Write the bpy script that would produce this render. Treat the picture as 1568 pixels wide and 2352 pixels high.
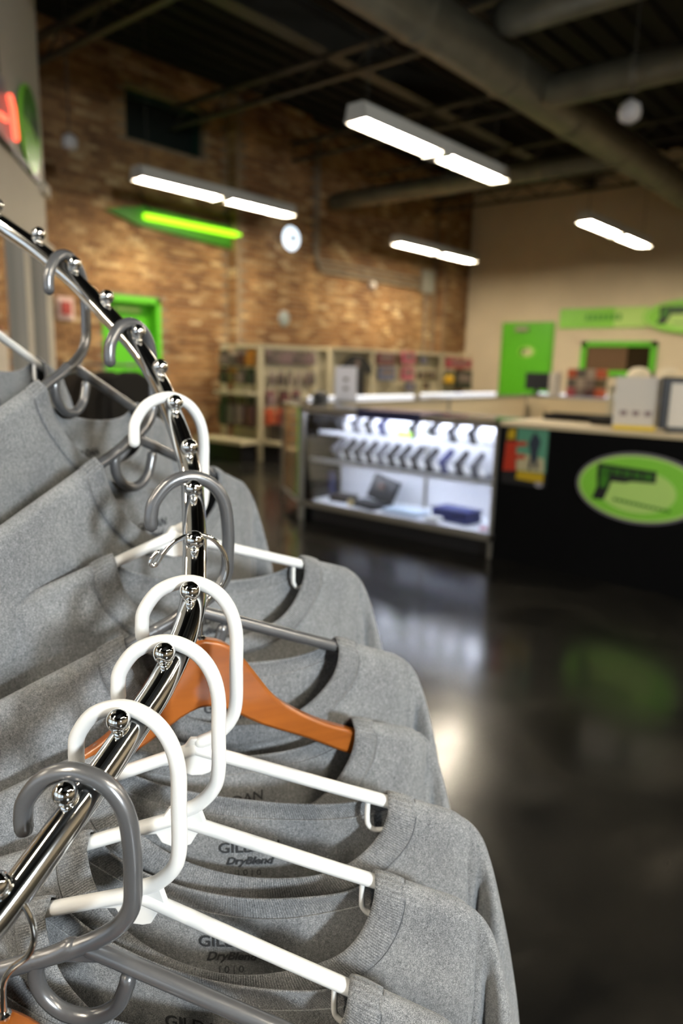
import bpy, bmesh, math, random
from mathutils import Vector, Matrix, noise

for o in list(bpy.data.objects):
    bpy.data.objects.remove(o, do_unlink=True)
scene = bpy.context.scene
COL = scene.collection
PI = math.pi
R = math.radians

# ------------------------------------------------------------------ camera
FPX, CAM_H = 1665.0, 1.30
PITCH, ROLL, YAW = R(11.334), R(1.509), R(40.275)
_fw0 = Vector((-math.sin(YAW), math.cos(YAW), 0)); _rt0 = Vector((math.cos(YAW), math.sin(YAW), 0)); _z = Vector((0, 0, 1))
FW = math.cos(PITCH) * _fw0 - math.sin(PITCH) * _z
_up = math.sin(PITCH) * _fw0 + math.cos(PITCH) * _z
RT = math.cos(ROLL) * _rt0 + math.sin(ROLL) * _up
UP = -math.sin(ROLL) * _rt0 + math.cos(ROLL) * _up
CP = Vector((0, 0, CAM_H))
cam_data = bpy.data.cameras.new('camera'); cam = bpy.data.objects.new('camera', cam_data); COL.objects.link(cam)
cam_data.sensor_fit = 'VERTICAL'; cam_data.sensor_height = 36.0; cam_data.sensor_width = 24.0
cam_data.lens = 36.0 * FPX / 2352.0
cam_data.clip_start = 0.02; cam_data.clip_end = 100
m3 = Matrix((RT, UP, -FW)).transposed()
cam.matrix_world = Matrix.Translation(CP) @ m3.to_4x4()
cam_data.dof.use_dof = True; cam_data.dof.focus_distance = 0.485; cam_data.dof.aperture_fstop = 4.8
scene.camera = cam

# ------------------------------------------------------------------ world, exposure
world = bpy.data.worlds.new('world'); scene.world = world; world.use_nodes = True
world.node_tree.nodes['Background'].inputs[0].default_value = (0.75, 0.86, 1.0, 1)
world.node_tree.nodes['Background'].inputs[1].default_value = 0.65
scene.view_settings.view_transform = 'Standard'; scene.view_settings.look = 'None'
scene.view_settings.gamma = 1.0; scene.view_settings.use_curve_mapping = False
scene.view_settings.exposure = 1.2
scene.cycles.use_denoising = True; scene.cycles.adaptive_threshold = 0.02
scene.cycles.max_bounces = 6; scene.cycles.diffuse_bounces = 3; scene.cycles.glossy_bounces = 4; scene.cycles.transparent_max_bounces = 12; scene.cycles.sample_clamp_indirect = 6.0
scene.cycles.caustics_reflective = False; scene.cycles.caustics_refractive = False
TUBE = 50.0          # radiance of the ceiling strip lights
CASE_TUBE = 24.0     # radiance of the display case lamps
DAYLIGHT = 340.0     # watts of daylight coming in at the side window

# pixel of the 1568x2352 photograph -> point on a plane of the place
def ray(x, y): return FW + (x - 784) / FPX * RT - (y - 1176) / FPX * UP
def onz(x, y, h=0.0): d = ray(x, y); return CP + d * ((h - CAM_H) / d.z)
def onx(x, y, X): d = ray(x, y); return CP + d * (X / d.x)
def ony(x, y, Y): d = ray(x, y); return CP + d * (Y / d.y)
def atdepth(x, y, z): return CP + ray(x, y) * z

# daylight at the side window (the window itself is built with the walls)
WIN_X, WIN_Y, WIN_W, WIN_Z0, WIN_Z1 = 6.0, -0.9, 0.7, 2.3, 3.2
sl = bpy.data.lights.new('side_window_daylight', 'AREA'); sl.shape = 'RECTANGLE'; sl.size = WIN_W; sl.size_y = WIN_Z1 - WIN_Z0
sl.energy = DAYLIGHT; sl.color = (0.93, 0.97, 1.0)
slo = bpy.data.objects.new('side_window_daylight', sl); COL.objects.link(slo)
slo.location = (WIN_X + 0.12, WIN_Y, (WIN_Z0 + WIN_Z1) / 2); slo.rotation_euler = (0, R(90), 0); sl.size, sl.size_y = sl.size_y, sl.size

# ------------------------------------------------------------------ materials
MATS = {}
def base_mat(name):
    m = bpy.data.materials.new(name); m.use_nodes = True
    MATS[name] = m
    nt = m.node_tree
    return m, nt, nt.nodes['Principled BSDF']
def mat(name, col, rough=0.5, metal=0.0, emit=None, es=0.0, spec=0.5, var=0.0, vscale=8.0, bump=0.0, bscale=60.0, coat=0.0, alpha=1.0, trans=0.0):
    if name in MATS: return MATS[name]
    m, nt, b = base_mat(name)
    b.inputs['Base Color'].default_value = (*col, 1)
    b.inputs['Roughness'].default_value = rough; b.inputs['Metallic'].default_value = metal
    b.inputs['Specular IOR Level'].default_value = spec; b.inputs['Coat Weight'].default_value = coat
    b.inputs['Transmission Weight'].default_value = trans
    if emit: b.inputs['Emission Color'].default_value = (*emit, 1); b.inputs['Emission Strength'].default_value = es
    if var > 0 or bump > 0:
        tc = nt.nodes.new('ShaderNodeTexCoord')
    if var > 0:
        n = nt.nodes.new('ShaderNodeTexNoise'); n.inputs['Scale'].default_value = vscale; n.inputs['Detail'].default_value = 5
        nt.links.new(tc.outputs['Object'], n.inputs['Vector'])
        r = nt.nodes.new('ShaderNodeValToRGB')
        r.color_ramp.elements[0].position = 0.3; r.color_ramp.elements[1].position = 0.7
        r.color_ramp.elements[0].color = (*[c * (1 - var) for c in col], 1); r.color_ramp.elements[1].color = (*[min(1, c * (1 + var)) for c in col], 1)
        nt.links.new(n.outputs['Fac'], r.inputs[0]); nt.links.new(r.outputs[0], b.inputs['Base Color'])
    if bump > 0:
        n2 = nt.nodes.new('ShaderNodeTexNoise'); n2.inputs['Scale'].default_value = bscale; n2.inputs['Detail'].default_value = 4
        nt.links.new(tc.outputs['Object'], n2.inputs['Vector'])
        bp = nt.nodes.new('ShaderNodeBump'); bp.inputs['Strength'].default_value = bump; bp.inputs['Distance'].default_value = 0.002
        nt.links.new(n2.outputs['Fac'], bp.inputs['Height']); nt.links.new(bp.outputs[0], b.inputs['Normal'])
    return m

def ramp(nt, stops):
    r = nt.nodes.new('ShaderNodeValToRGB'); el = r.color_ramp.elements
    while len(el) < len(stops): el.new(0.5)
    for e, (p, c) in zip(el, stops): e.position = p; e.color = (*c, 1)
    return r

def mat_jersey(name, rib):
    m, nt, b = base_mat(name)
    tc = nt.nodes.new('ShaderNodeTexCoord'); mp = nt.nodes.new('ShaderNodeMapping')
    mp.inputs['Scale'].default_value = (1.0, 1.0, 0.6)
    nt.links.new(tc.outputs['Object'], mp.inputs['Vector'])
    n1 = nt.nodes.new('ShaderNodeTexNoise'); n1.inputs['Scale'].default_value = 1900; n1.inputs['Detail'].default_value = 3
    n2 = nt.nodes.new('ShaderNodeTexNoise'); n2.inputs['Scale'].default_value = 420; n2.inputs['Detail'].default_value = 4
    n3 = nt.nodes.new('ShaderNodeTexNoise'); n3.inputs['Scale'].default_value = 30; n3.inputs['Detail'].default_value = 3
    for n in (n1, n2, n3): nt.links.new(mp.outputs[0], n.inputs['Vector'])
    a = nt.nodes.new('ShaderNodeMath'); a.operation = 'MULTIPLY_ADD'; a.inputs[1].default_value = 0.68
    nt.links.new(n1.outputs['Fac'], a.inputs[0])
    c = nt.nodes.new('ShaderNodeMath'); c.operation = 'MULTIPLY_ADD'; c.inputs[1].default_value = 0.2
    d = nt.nodes.new('ShaderNodeMath'); d.operation = 'MULTIPLY'; d.inputs[1].default_value = 0.12
    nt.links.new(n3.outputs['Fac'], d.inputs[0]); nt.links.new(n2.outputs['Fac'], c.inputs[0]); nt.links.new(d.outputs[0], c.inputs[2]); nt.links.new(c.outputs[0], a.inputs[2])
    rp = ramp(nt, [(0.35, (0.065, 0.07, 0.077)), (0.5, (0.195, 0.201, 0.211)), (0.65, (0.40, 0.408, 0.415))])
    nt.links.new(a.outputs[0], rp.inputs[0])
    col = rp.outputs[0]
    b.inputs['Roughness'].default_value = 0.95; b.inputs['Specular IOR Level'].default_value = 0.15
    b.inputs['Sheen Weight'].default_value = 0.25; b.inputs['Sheen Roughness'].default_value = 0.5
    bp = nt.nodes.new('ShaderNodeBump'); bp.inputs['Strength'].default_value = 0.5; bp.inputs['Distance'].default_value = 0.0006
    h = a.outputs[0]
    if rib:
        uv = nt.nodes.new('ShaderNodeUVMap'); uv.uv_map = 'UVMap'
        wv = nt.nodes.new('ShaderNodeTexWave'); wv.wave_type = 'BANDS'; wv.bands_direction = 'X'; wv.inputs['Scale'].default_value = 18
        wv.inputs['Distortion'].default_value = 1.0; wv.inputs['Detail'].default_value = 1.5; wv.inputs['Detail Scale'].default_value = 2
        nt.links.new(uv.outputs[0], wv.inputs['Vector'])
        mx = nt.nodes.new('ShaderNodeMix'); mx.data_type = 'RGBA'; mx.blend_type = 'MULTIPLY'; mx.inputs['Factor'].default_value = 0.38
        rr = ramp(nt, [(0.0, (0.45, 0.45, 0.45)), (1.0, (1.12, 1.12, 1.12))])
        nt.links.new(wv.outputs['Fac'], rr.inputs[0])
        nt.links.new(col, mx.inputs['A']); nt.links.new(rr.outputs[0], mx.inputs['B']); col = mx.outputs['Result']
        ad = nt.nodes.new('ShaderNodeMath'); ad.operation = 'ADD'; nt.links.new(wv.outputs['Fac'], ad.inputs[0]); nt.links.new(h, ad.inputs[1]); h = ad.outputs[0]
    nt.links.new(h, bp.inputs['Height']); nt.links.new(bp.outputs[0], b.inputs['Normal'])
    nt.links.new(col, b.inputs['Base Color'])
    return m

def mat_brick(name):
    m, nt, b = base_mat(name)
    oi = nt.nodes.new('ShaderNodeObjectInfo'); ge = nt.nodes.new('ShaderNodeNewGeometry')
    ad = nt.nodes.new('ShaderNodeMath'); ad.operation = 'ADD'; nt.links.new(oi.outputs['Random'], ad.inputs[0]); nt.links.new(ge.outputs['Random Per Island'], ad.inputs[1])
    fr = nt.nodes.new('ShaderNodeMath'); fr.operation = 'FRACT'; nt.links.new(ad.outputs[0], fr.inputs[0])
    rp = ramp(nt, [(0.0, (0.19, 0.085, 0.027)), (0.3, (0.26, 0.125, 0.043)), (0.6, (0.32, 0.165, 0.06)), (0.85, (0.38, 0.22, 0.09)), (0.95, (0.46, 0.30, 0.14)), (1.0, (0.55, 0.40, 0.22))])
    nt.links.new(fr.outputs[0], rp.inputs[0])
    n = nt.nodes.new('ShaderNodeTexNoise'); n.inputs['Scale'].default_value = 1.1; n.inputs['Detail'].default_value = 6; n.inputs['Roughness'].default_value = 0.65
    nt.links.new(ge.outputs['Position'], n.inputs['Vector'])
    r2 = ramp(nt, [(0.35, (0.62, 0.55, 0.5)), (0.52, (1.0, 1.0, 1.0)), (0.66, (1.45, 1.5, 1.5))])
    nt.links.new(n.outputs['Fac'], r2.inputs[0])
    mx = nt.nodes.new('ShaderNodeMix'); mx.data_type = 'RGBA'; mx.blend_type = 'MULTIPLY'; mx.inputs['Factor'].default_value = 1.0
    nt.links.new(rp.outputs[0], mx.inputs['A']); nt.links.new(r2.outputs[0], mx.inputs['B'])
    nt.links.new(mx.outputs['Result'], b.inputs['Base Color'])
    b.inputs['Roughness'].default_value = 0.9
    return m

def mat_floor(name):
    m, nt, b = base_mat(name)
    tc = nt.nodes.new('ShaderNodeTexCoord')
    n = nt.nodes.new('ShaderNodeTexNoise'); n.inputs['Scale'].default_value = 1.6; n.inputs['Detail'].default_value = 8; n.inputs['Roughness'].default_value = 0.6; n.inputs['Distortion'].default_value = 0.8
    nt.links.new(tc.outputs['Object'], n.inputs['Vector'])
    rp = ramp(nt, [(0.3, (0.006, 0.006, 0.006)), (0.55, (0.016, 0.0145, 0.012)), (0.75, (0.034, 0.03, 0.024))])
    nt.links.new(n.outputs['Fac'], rp.inputs[0]); nt.links.new(rp.outputs[0], b.inputs['Base Color'])
    r2 = ramp(nt, [(0.3, (0.13,) * 3), (0.7, (0.24,) * 3)]); nt.links.new(n.outputs['Fac'], r2.inputs[0]); nt.links.new(r2.outputs[0], b.inputs['Roughness'])
    b.inputs['Specular IOR Level'].default_value = 0.5
    return m

def mat_wood(name):
    m, nt, b = base_mat(name)
    tc = nt.nodes.new('ShaderNodeTexCoord'); mp = nt.nodes.new('ShaderNodeMapping'); mp.inputs['Scale'].default_value = (6, 60, 60)
    nt.links.new(tc.outputs['Object'], mp.inputs['Vector'])
    n = nt.nodes.new('ShaderNodeTexNoise'); n.inputs['Scale'].default_value = 1.5; n.inputs['Detail'].default_value = 5
    nt.links.new(mp.outputs[0], n.inputs['Vector'])
    rp = ramp(nt, [(0.3, (0.27, 0.072, 0.008)), (0.7, (0.37, 0.105, 0.013))])
    nt.links.new(n.outputs['Fac'], rp.inputs[0]); nt.links.new(rp.outputs[0], b.inputs['Base Color'])
    b.inputs['Roughness'].default_value = 0.35; b.inputs['Coat Weight'].default_value = 0.5; b.inputs['Coat Roughness'].default_value = 0.15
    return m

def mat_glass(name, tint=(1, 1, 1)):
    m, nt, b = base_mat(name)
    nt.nodes.remove(b); out = nt.nodes['Material Output']
    tr = nt.nodes.new('ShaderNodeBsdfTransparent'); tr.inputs[0].default_value = (*tint, 1)
    gl = nt.nodes.new('ShaderNodeBsdfGlossy'); gl.inputs['Roughness'].default_value = 0.02
    fn = nt.nodes.new('ShaderNodeFresnel'); fn.inputs[0].default_value = 1.45
    mx = nt.nodes.new('ShaderNodeMixShader')
    nt.links.new(fn.outputs[0], mx.inputs[0]); nt.links.new(tr.outputs[0], mx.inputs[1]); nt.links.new(gl.outputs[0], mx.inputs[2])
    nt.links.new(mx.outputs[0], out.inputs['Surface'])
    return m

JERSEY = mat_jersey('heather_jersey', False); RIB = mat_jersey('heather_rib', True)
BRICK = mat_brick('old_brick'); FLOORM = mat_floor('polished_concrete'); WOODM = mat_wood('orange_wood')
GLASS = mat_glass('clear_glass', (0.96, 0.98, 0.98))
CHROME = mat('chrome', (0.85, 0.85, 0.84), 0.05, 1.0)
RAILCH = mat('worn_chrome', (0.82, 0.82, 0.81), 0.09, 1.0)
WHITEP = mat('white_plastic', (0.82, 0.82, 0.81), 0.32)
GREYP = mat('grey_plastic', (0.19, 0.192, 0.20), 0.27, 0.6)
INK = mat('print_ink', (0.03, 0.032, 0.036), 0.9)
THREAD = mat('seam_thread', (0.16, 0.16, 0.165), 0.9)
MORTAR = mat('mortar', (0.24, 0.17, 0.10), 0.95, var=0.25, vscale=3)
GREYWALL = mat('taupe_paint', (0.66, 0.55, 0.375), 0.85, var=0.04, vscale=2)
CREAMWALL = mat('cream_paint', (0.52, 0.46, 0.37), 0.8, var=0.03, vscale=2)
DECK = mat('dark_deck', (0.006, 0.006, 0.006), 0.7, spec=0.2)
STEEL = mat('dark_steel', (0.042, 0.038, 0.029), 0.55, 0.2)
GALV = mat('galvanised_duct', (0.15, 0.138, 0.098), 0.45, 0.5, var=0.25, vscale=3)
TUBEM = mat('tube_light', (1, 1, 1), 0.5, emit=(1.0, 0.89, 0.71), es=TUBE)
HOUSE = mat('light_housing', (0.55, 0.53, 0.48), 0.5)
GREEN = mat('bright_green', (0.10, 0.47, 0.012), 0.45)
GREEND = mat('green_dark', (0.045, 0.20, 0.01), 0.5)
LIME = mat('lime_green', (0.24, 0.62, 0.05), 0.4)
PALEG = mat('pale_green', (0.48, 0.72, 0.18), 0.4)
BLACK = mat('black_laminate', (0.003, 0.003, 0.0032), 0.6, spec=0.08)
BLACKP = mat('black_plastic', (0.012, 0.012, 0.014), 0.45)
CREAM = mat('cream_laminate', (0.66, 0.53, 0.33), 0.6)
CREAM2 = mat('cream_metal', (0.60, 0.52, 0.34), 0.5)
WHITE = mat('white_board', (0.75, 0.74, 0.72), 0.5)
ALU = mat('aluminium', (0.42, 0.40, 0.36), 0.35, 0.8)
CASEW = mat('case_white', (0.80, 0.80, 0.84), 0.5)

# ------------------------------------------------------------------ mesh helpers
class MB:
    def __init__(s): s.v = []; s.f = []; s.uv = None
    def box(s, lo, hi):
        x0, y0, z0 = lo; x1, y1, z1 = hi; n = len(s.v)
        s.v += [(x0, y0, z0), (x1, y0, z0), (x1, y1, z0), (x0, y1, z0), (x0, y0, z1), (x1, y0, z1), (x1, y1, z1), (x0, y1, z1)]
        s.f += [tuple(n + i for i in q) for q in ((3, 2, 1, 0), (4, 5, 6, 7), (0, 1, 5, 4), (1, 2, 6, 5), (2, 3, 7, 6), (3, 0, 4, 7))]
        return s
    def cbox(s, c, d): return s.box([a - b / 2 for a, b in zip(c, d)], [a + b / 2 for a, b in zip(c, d)])
    def prism(s, poly, a, b, axis='y'):
        # poly: 2D outline (anticlockwise seen from the far end), extruded from a to b along axis
        n = len(s.v); k = len(poly)
        def P(p, t):
            if axis == 'y': return (p[0], t, p[1])
            if axis == 'x': return (t, p[0], p[1])
            return (p[0], p[1], t)
        s.v += [P(p, a) for p in poly] + [P(p, b) for p in poly]
        s.f += [tuple(range(n, n + k)), tuple(range(n + 2 * k - 1, n + k - 1, -1))]
        s.f += [(n + i, n + k + i, n + k + (i + 1) % k, n + (i + 1) % k) for i in range(k)]
        return s
    def tube(s, pts, r, seg=10, cap=True, closed=False):
        pts = [Vector(p) for p in pts]; n0 = len(s.v); k = len(pts)
        rr = r if isinstance(r, (list, tuple)) else [r] * k
        tans = []
        for i in range(k):
            if closed: t = pts[(i + 1) % k] - pts[i - 1]
            else: t = pts[min(i + 1, k - 1)] - pts[max(i - 1, 0)]
            tans.append(t.normalized())
        ref = Vector((0, 0, 1)) if abs(tans[0].z) < 0.9 else Vector((1, 0, 0))
        nrm = (ref - tans[0] * ref.dot(tans[0])).normalized()
        rings = []
        def ring(c, t, nv, rad):
            bi = t.cross(nv); st = len(s.v)
            for j in range(seg):
                a = 2 * PI * j / seg
                s.v.append(tuple(c + nv * (math.cos(a) * rad) + bi * (math.sin(a) * rad)))
            rings.append(st)
        for i in range(k):
            t = tans[i]; nrm = (nrm - t * nrm.dot(t)).normalized()
            if i == 0 and cap:
                for q in (0.15, 0.6): ring(pts[0] - t * rr[0] * math.cos(q * PI / 2), t, nrm, rr[0] * math.sin(q * PI / 2))
            ring(pts[i], t, nrm, rr[i])
            if i == k - 1 and cap:
                for q in (0.6, 0.15): ring(pts[i] + t * rr[i] * math.cos(q * PI / 2), t, nrm, rr[i] * math.sin(q * PI / 2))
        m = len(rings)
        for i in range(m if closed else m - 1):
            a, b = rings[i], rings[(i + 1) % m]
            for j in range(seg): s.f.append((a + j, a + (j + 1) % seg, b + (j + 1) % seg, b + j))
        if cap and not closed:
            s.f.append(tuple(rings[0] + j for j in range(seg - 1, -1, -1))); s.f.append(tuple(rings[-1] + j for j in range(seg)))
        return s
    def lathe(s, prof, c=(0, 0, 0), seg=16, axis='z'):
        # prof: (radius, height) pairs
        n = len(s.v); k = len(prof)
        for rad, h in prof:
            for j in range(seg):
                a = 2 * PI * j / seg; p, q = rad * math.cos(a), rad * math.sin(a)
                v = {'z': (p, q, h), 'x': (h, p, q), 'y': (q, h, p)}[axis]
                s.v.append((c[0] + v[0], c[1] + v[1], c[2] + v[2]))
        for i in range(k - 1):
            for j in range(seg):
                a, b = n + i * seg, n + (i + 1) * seg
                s.f.append((a + j, a + (j + 1) % seg, b + (j + 1) % seg, b + j))
        s.f.append(tuple(n + j for j in range(seg - 1, -1, -1))); s.f.append(tuple(n + (k - 1) * seg + j for j in range(seg)))
        return s
    def ball(s, c, r, seg=18, rings=10, sc=(1, 1, 1)):
        pr = [(max(1e-4, math.sin(PI * i / rings)) * r, -math.cos(PI * i / rings) * r) for i in range(rings + 1)]
        n = len(s.v); s.lathe(pr, (0, 0, 0), seg)
        for i in range(n, len(s.v)): v = s.v[i]; s.v[i] = (c[0] + v[0] * sc[0], c[1] + v[1] * sc[1], c[2] + v[2] * sc[2])
        return s
    def build(s, name, m, parent=None, smooth=False, loc=None, rot=None, bevel=0.0, sharp=None):
        me = bpy.data.meshes.new(name); me.from_pydata(s.v, [], s.f); me.update()
        if smooth: me.polygons.foreach_set('use_smooth', [True] * len(me.polygons))
        o = bpy.data.objects.new(name, me); COL.objects.link(o)
        if m: me.materials.append(m)
        if parent: o.parent = parent
        if loc is not None: o.location = loc
        if rot is not None: o.rotation_euler = rot
        if bevel > 0:
            bv = o.modifiers.new('bevel', 'BEVEL'); bv.width = bevel; bv.segments = 2; bv.limit_method = 'ANGLE'
        if smooth and sharp:
            me.set_sharp_from_angle(angle=R(sharp))
        return o

def catmull(pts, n=6):
    P = [Vector(p) for p in pts]; P = [P[0] * 2 - P[1]] + P + [P[-1] * 2 - P[-2]]; out = []
    for i in range(1, len(P) - 2):
        for k in range(n):
            t = k / n; a, b, c, d = P[i - 1], P[i], P[i + 1], P[i + 2]
            out.append(0.5 * ((2 * b) + (c - a) * t + (2 * a - 5 * b + 4 * c - d) * t * t + (3 * b - a - 3 * c + d) * t ** 3))
    out.append(P[-2]); return out

def tag(o, label=None, cat=None, group=None, kind=None):
    if label: o['label'] = label
    if cat: o['category'] = cat
    if group: o['group'] = group
    if kind: o['kind'] = kind
    return o
def thing(name, label, cat, loc=(0, 0, 0), rz=0.0, group=None):
    o = bpy.data.objects.new(name, None); o.empty_display_size = 0.05; COL.objects.link(o); o.location = loc; o.rotation_euler = (0, 0, rz)
    return tag(o, label, cat, group)
def struct(o): o['kind'] = 'structure'; return o
def dup(root, loc, rz=None, label=None, group=None):
    r = root.copy(); COL.objects.link(r); r.location = loc
    if rz is not None: r.rotation_euler = (r.rotation_euler[0], r.rotation_euler[1], rz)
    if label: r['label'] = label
    if group: r['group'] = group
    for ch in list(root.children):
        c = ch.copy(); COL.objects.link(c); c.parent = r
        for g in list(ch.children):
            d = g.copy(); COL.objects.link(d); d.parent = c
    return r
def ellipse(cx, cy, a, b, n=40): return [(cx + a * math.cos(2 * PI * i / n), cy + b * math.sin(2 * PI * i / n)) for i in range(n)]

rng = random.Random(7)
# ================================================================== THE ROOM
WX, WY, CZ = -9.0, 14.5, 5.3           # brick wall, far wall, deck height
struct(MB().box((WX - 0.3, -5.0, -0.1), (6.3, WY + 0.3, 0)).build('floor', FLOORM))
ceil = struct(MB().box((WX - 0.3, -5.0, CZ), (6.3, WY + 0.3, CZ + 0.1)).build('ceiling', DECK))
rib = MB().prism([(-0.05, 0), (-0.03, -0.045), (0.03, -0.045), (0.05, 0)], -5.0, WY, 'y')
r0 = rib.build('deck_rib', DECK, ceil, loc=(WX + 0.3, 0, CZ))
x = WX + 0.6
while x < 1.0:
    c = r0.copy(); COL.objects.link(c); c.location = (x, 0, CZ); x += 0.3
# steel joists across the room, spaced as in the photograph
for y in (2.25, 4.47, 6.75, 8.9, 11.1, 13.3):
    j = MB(); zt = 4.75; zb = 4.5
    j.box((WX, y - 0.05, zt - 0.02), (6.2, y + 0.05, zt + 0.02)); j.box((WX, y - 0.04, zb - 0.02), (6.2, y + 0.04, zb + 0.02))
    xx = WX; k = 0
    while xx < 6.0:
        a, b = ((xx, y, zb), (xx + 0.4, y, zt)) if k % 2 == 0 else ((xx, y, zt), (xx + 0.4, y, zb))
        j.tube([a, b], 0.014, 5, cap=False); xx += 0.4; k += 1
    j.build('joist', STEEL, ceil)
for xg in (-6.1, 0.4):
    MB().box((xg - 0.1, -5, 4.76), (xg + 0.1, WY, 4.80)).box((xg - 0.015, -5, 4.80), (xg + 0.015, WY, 5.1)).box((xg - 0.1, -5, 5.1), (xg + 0.1, WY, 5.14)).build('girder', STEEL, ceil)

# ---- far wall, painted taupe, with door, window and signs
WALL_B = struct(MB().box((WX, WY, 0), (6.3, WY + 0.2, CZ)).build('wall_back', GREYWALL))
# ---- walls out of view that close the room
struct(MB().box((6.0, -5, 0), (6.2, WIN_Y - WIN_W / 2, CZ)).box((6.0, WIN_Y + WIN_W / 2, 0), (6.2, WY, CZ)).box((6.0, WIN_Y - WIN_W / 2, 0), (6.2, WIN_Y + WIN_W / 2, WIN_Z0)).box((6.0, WIN_Y - WIN_W / 2, WIN_Z1), (6.2, WIN_Y + WIN_W / 2, CZ)).build('wall_right', CREAMWALL))
w = struct(MB().box((6.03, WIN_Y - WIN_W / 2, WIN_Z0), (6.045, WIN_Y + WIN_W / 2, WIN_Z1)).build('window_2', GLASS))
wf = MB()
for a, b in (((WIN_Y - WIN_W / 2, WIN_Z0), (WIN_Y - WIN_W / 2 + 0.05, WIN_Z1)), ((WIN_Y + WIN_W / 2 - 0.05, WIN_Z0), (WIN_Y + WIN_W / 2, WIN_Z1)), ((WIN_Y - WIN_W / 2, WIN_Z0), (WIN_Y + WIN_W / 2, WIN_Z0 + 0.05)), ((WIN_Y - WIN_W / 2, WIN_Z1 - 0.05), (WIN_Y + WIN_W / 2, WIN_Z1))):
    wf.box((6.0, a[0], a[1]), (6.03, b[0], b[1]))
wf.build('window_frame', ALU, w)
fw_ = MB(); xs_ = [(-6.4, -4.0), (-3.4, -1.0), (-0.4, 2.0), (2.6, 5.0)]; cur = WX
for a_, b_ in xs_: fw_.box((cur, -5.2, 0), (a_, -5.0, CZ)); cur = b_
fw_.box((cur, -5.2, 0), (6.2, -5.0, CZ))
for a_, b_ in xs_: fw_.box((a_, -5.2, 0), (b_, -5.0, 0.4)); fw_.box((a_, -5.2, 2.7), (b_, -5.0, CZ))
struct(fw_.build('wall_front', CREAMWALL))
for n_, (a_, b_) in enumerate(xs_):
    w = struct(MB().box((a_, -5.11, 0.4), (b_, -5.10, 2.7)).build('window_%d' % (n_ + 4), GLASS))
    MB().box((a_, -5.13, 0.4), (a_ + 0.05, -5.08, 2.7)).box((b_ - 0.05, -5.13, 0.4), (b_, -5.08, 2.7)).box((a_, -5.13, 0.4), (b_, -5.08, 0.45)).box((a_, -5.13, 2.65), (b_, -5.08, 2.7)).build('window_frame', ALU, w)

# ---- brick wall: mortar backing, pilasters, single bricks
PIL = [(7.75, 9.35, 0.22), (13.55, WY, 0.22)]            # y0, y1, projection
DOOR1 = (onx(232, 690, WX).y, onx(366, 690, WX).y, 2.18)  # green door in the brick wall
HOLE = (onx(288, 240, WX).y, onx(470, 300, WX).y, 4.22, 4.86)
bw = MB()
def wallbox(y0, y1, z0, z1, x=WX): bw.box((WX - 0.3, y0, z0), (x, y1, z1))
wallbox(-5, DOOR1[0], 0, CZ); wallbox(DOOR1[0], DOOR1[1], DOOR1[2], HOLE[2])
wallbox(DOOR1[0], HOLE[0], HOLE[2], CZ) if HOLE[0] > DOOR1[0] else None
wallbox(HOLE[0], HOLE[1], HOLE[3], CZ)
wallbox(DOOR1[1], HOLE[1], DOOR1[2], HOLE[2]); wallbox(DOOR1[1], HOLE[1], 0, DOOR1[2]); wallbox(HOLE[1], WY, 0, CZ)
for y0, y1, pr in PIL: wallbox(y0, y1, 0, CZ, WX + pr - 0.0)
WALL_L = struct(bw.build('wall_left', MORTAR))
BL, BH, BD = 0.205, 0.064, 0.018
brick_mb = MB().box((0, 0, 0), (BD, BL - 0.012, BH - 0.011))
brick_me = None; bricks = []
row = 0; z = 0.0
while z < CZ - 0.05:
    y = 2.6 - (BL / 2 if row % 2 else 0)
    while y < WY - 0.05:
        yc = y + BL / 2; x = WX
        for y0, y1, pr in PIL:
            if y0 - 0.02 < y and y + BL < y1 + 0.12: x = WX + pr
        inpil = x > WX
        cross = any((y < y0 - 0.02 < y + BL - 0.03) for y0, y1, pr in PIL) and not inpil
        hid = any(y0 - 0.02 < yc < y1 for y0, y1, pr in PIL) and not inpil
        in_door = DOOR1[0] - 0.06 < yc < DOOR1[1] + 0.06 and z < DOOR1[2] + 0.02
        in_hole = HOLE[0] - 0.05 < yc < HOLE[1] + 0.05 and HOLE[2] - 0.05 < z < HOLE[3]
        if not (cross or hid or in_door or in_hole): bricks.append((x, y, z, rng.uniform(-0.004, 0.005)))
        y += BL
    z += BH + 0.0105; row += 1
def vis_key(b):
    p = Vector((b[0], b[1], b[2])) - CP; d = p.dot(FW); u = 784 + FPX * p.dot(RT) / d; v = 1176 - FPX * p.dot(UP) / d
    ok = 120 < u < 1040 and 500 < v < 900 and not (510 < u and v > 780)
    return (0 if ok else 1, d)
bricks.sort(key=vis_key)
for i, (x, y, z, d) in enumerate(bricks[:290]):
    if brick_me is None:
        o = brick_mb.build('brick', BRICK, WALL_L, loc=(x + d - 0.002, y, z)); brick_me = o
    else:
        o = brick_me.copy(); COL.objects.link(o); o.location = (x + d - 0.002, y, z)
rest = MB()
for x, y, z, d in bricks[290:]: rest.box((x + d - 0.002, y, z), (x + d - 0.002 + BD, y + BL - 0.012, z + BH - 0.011))
tag(rest.build('brickwork', BRICK, WALL_L), kind='stuff')
# pilaster side faces are mortar boxes; give them header bricks too
sb = MB()
for y0, y1, pr in PIL:
    z = 0.0
    while z < CZ - 0.05: sb.box((WX + 0.02, y0 - 0.014, z), (WX + pr - 0.01, y0 + 0.004, z + BH - 0.011)); z += BH + 0.0105
tag(sb.build('pilaster_header_bricks', BRICK, WALL_L), kind='stuff')
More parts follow.
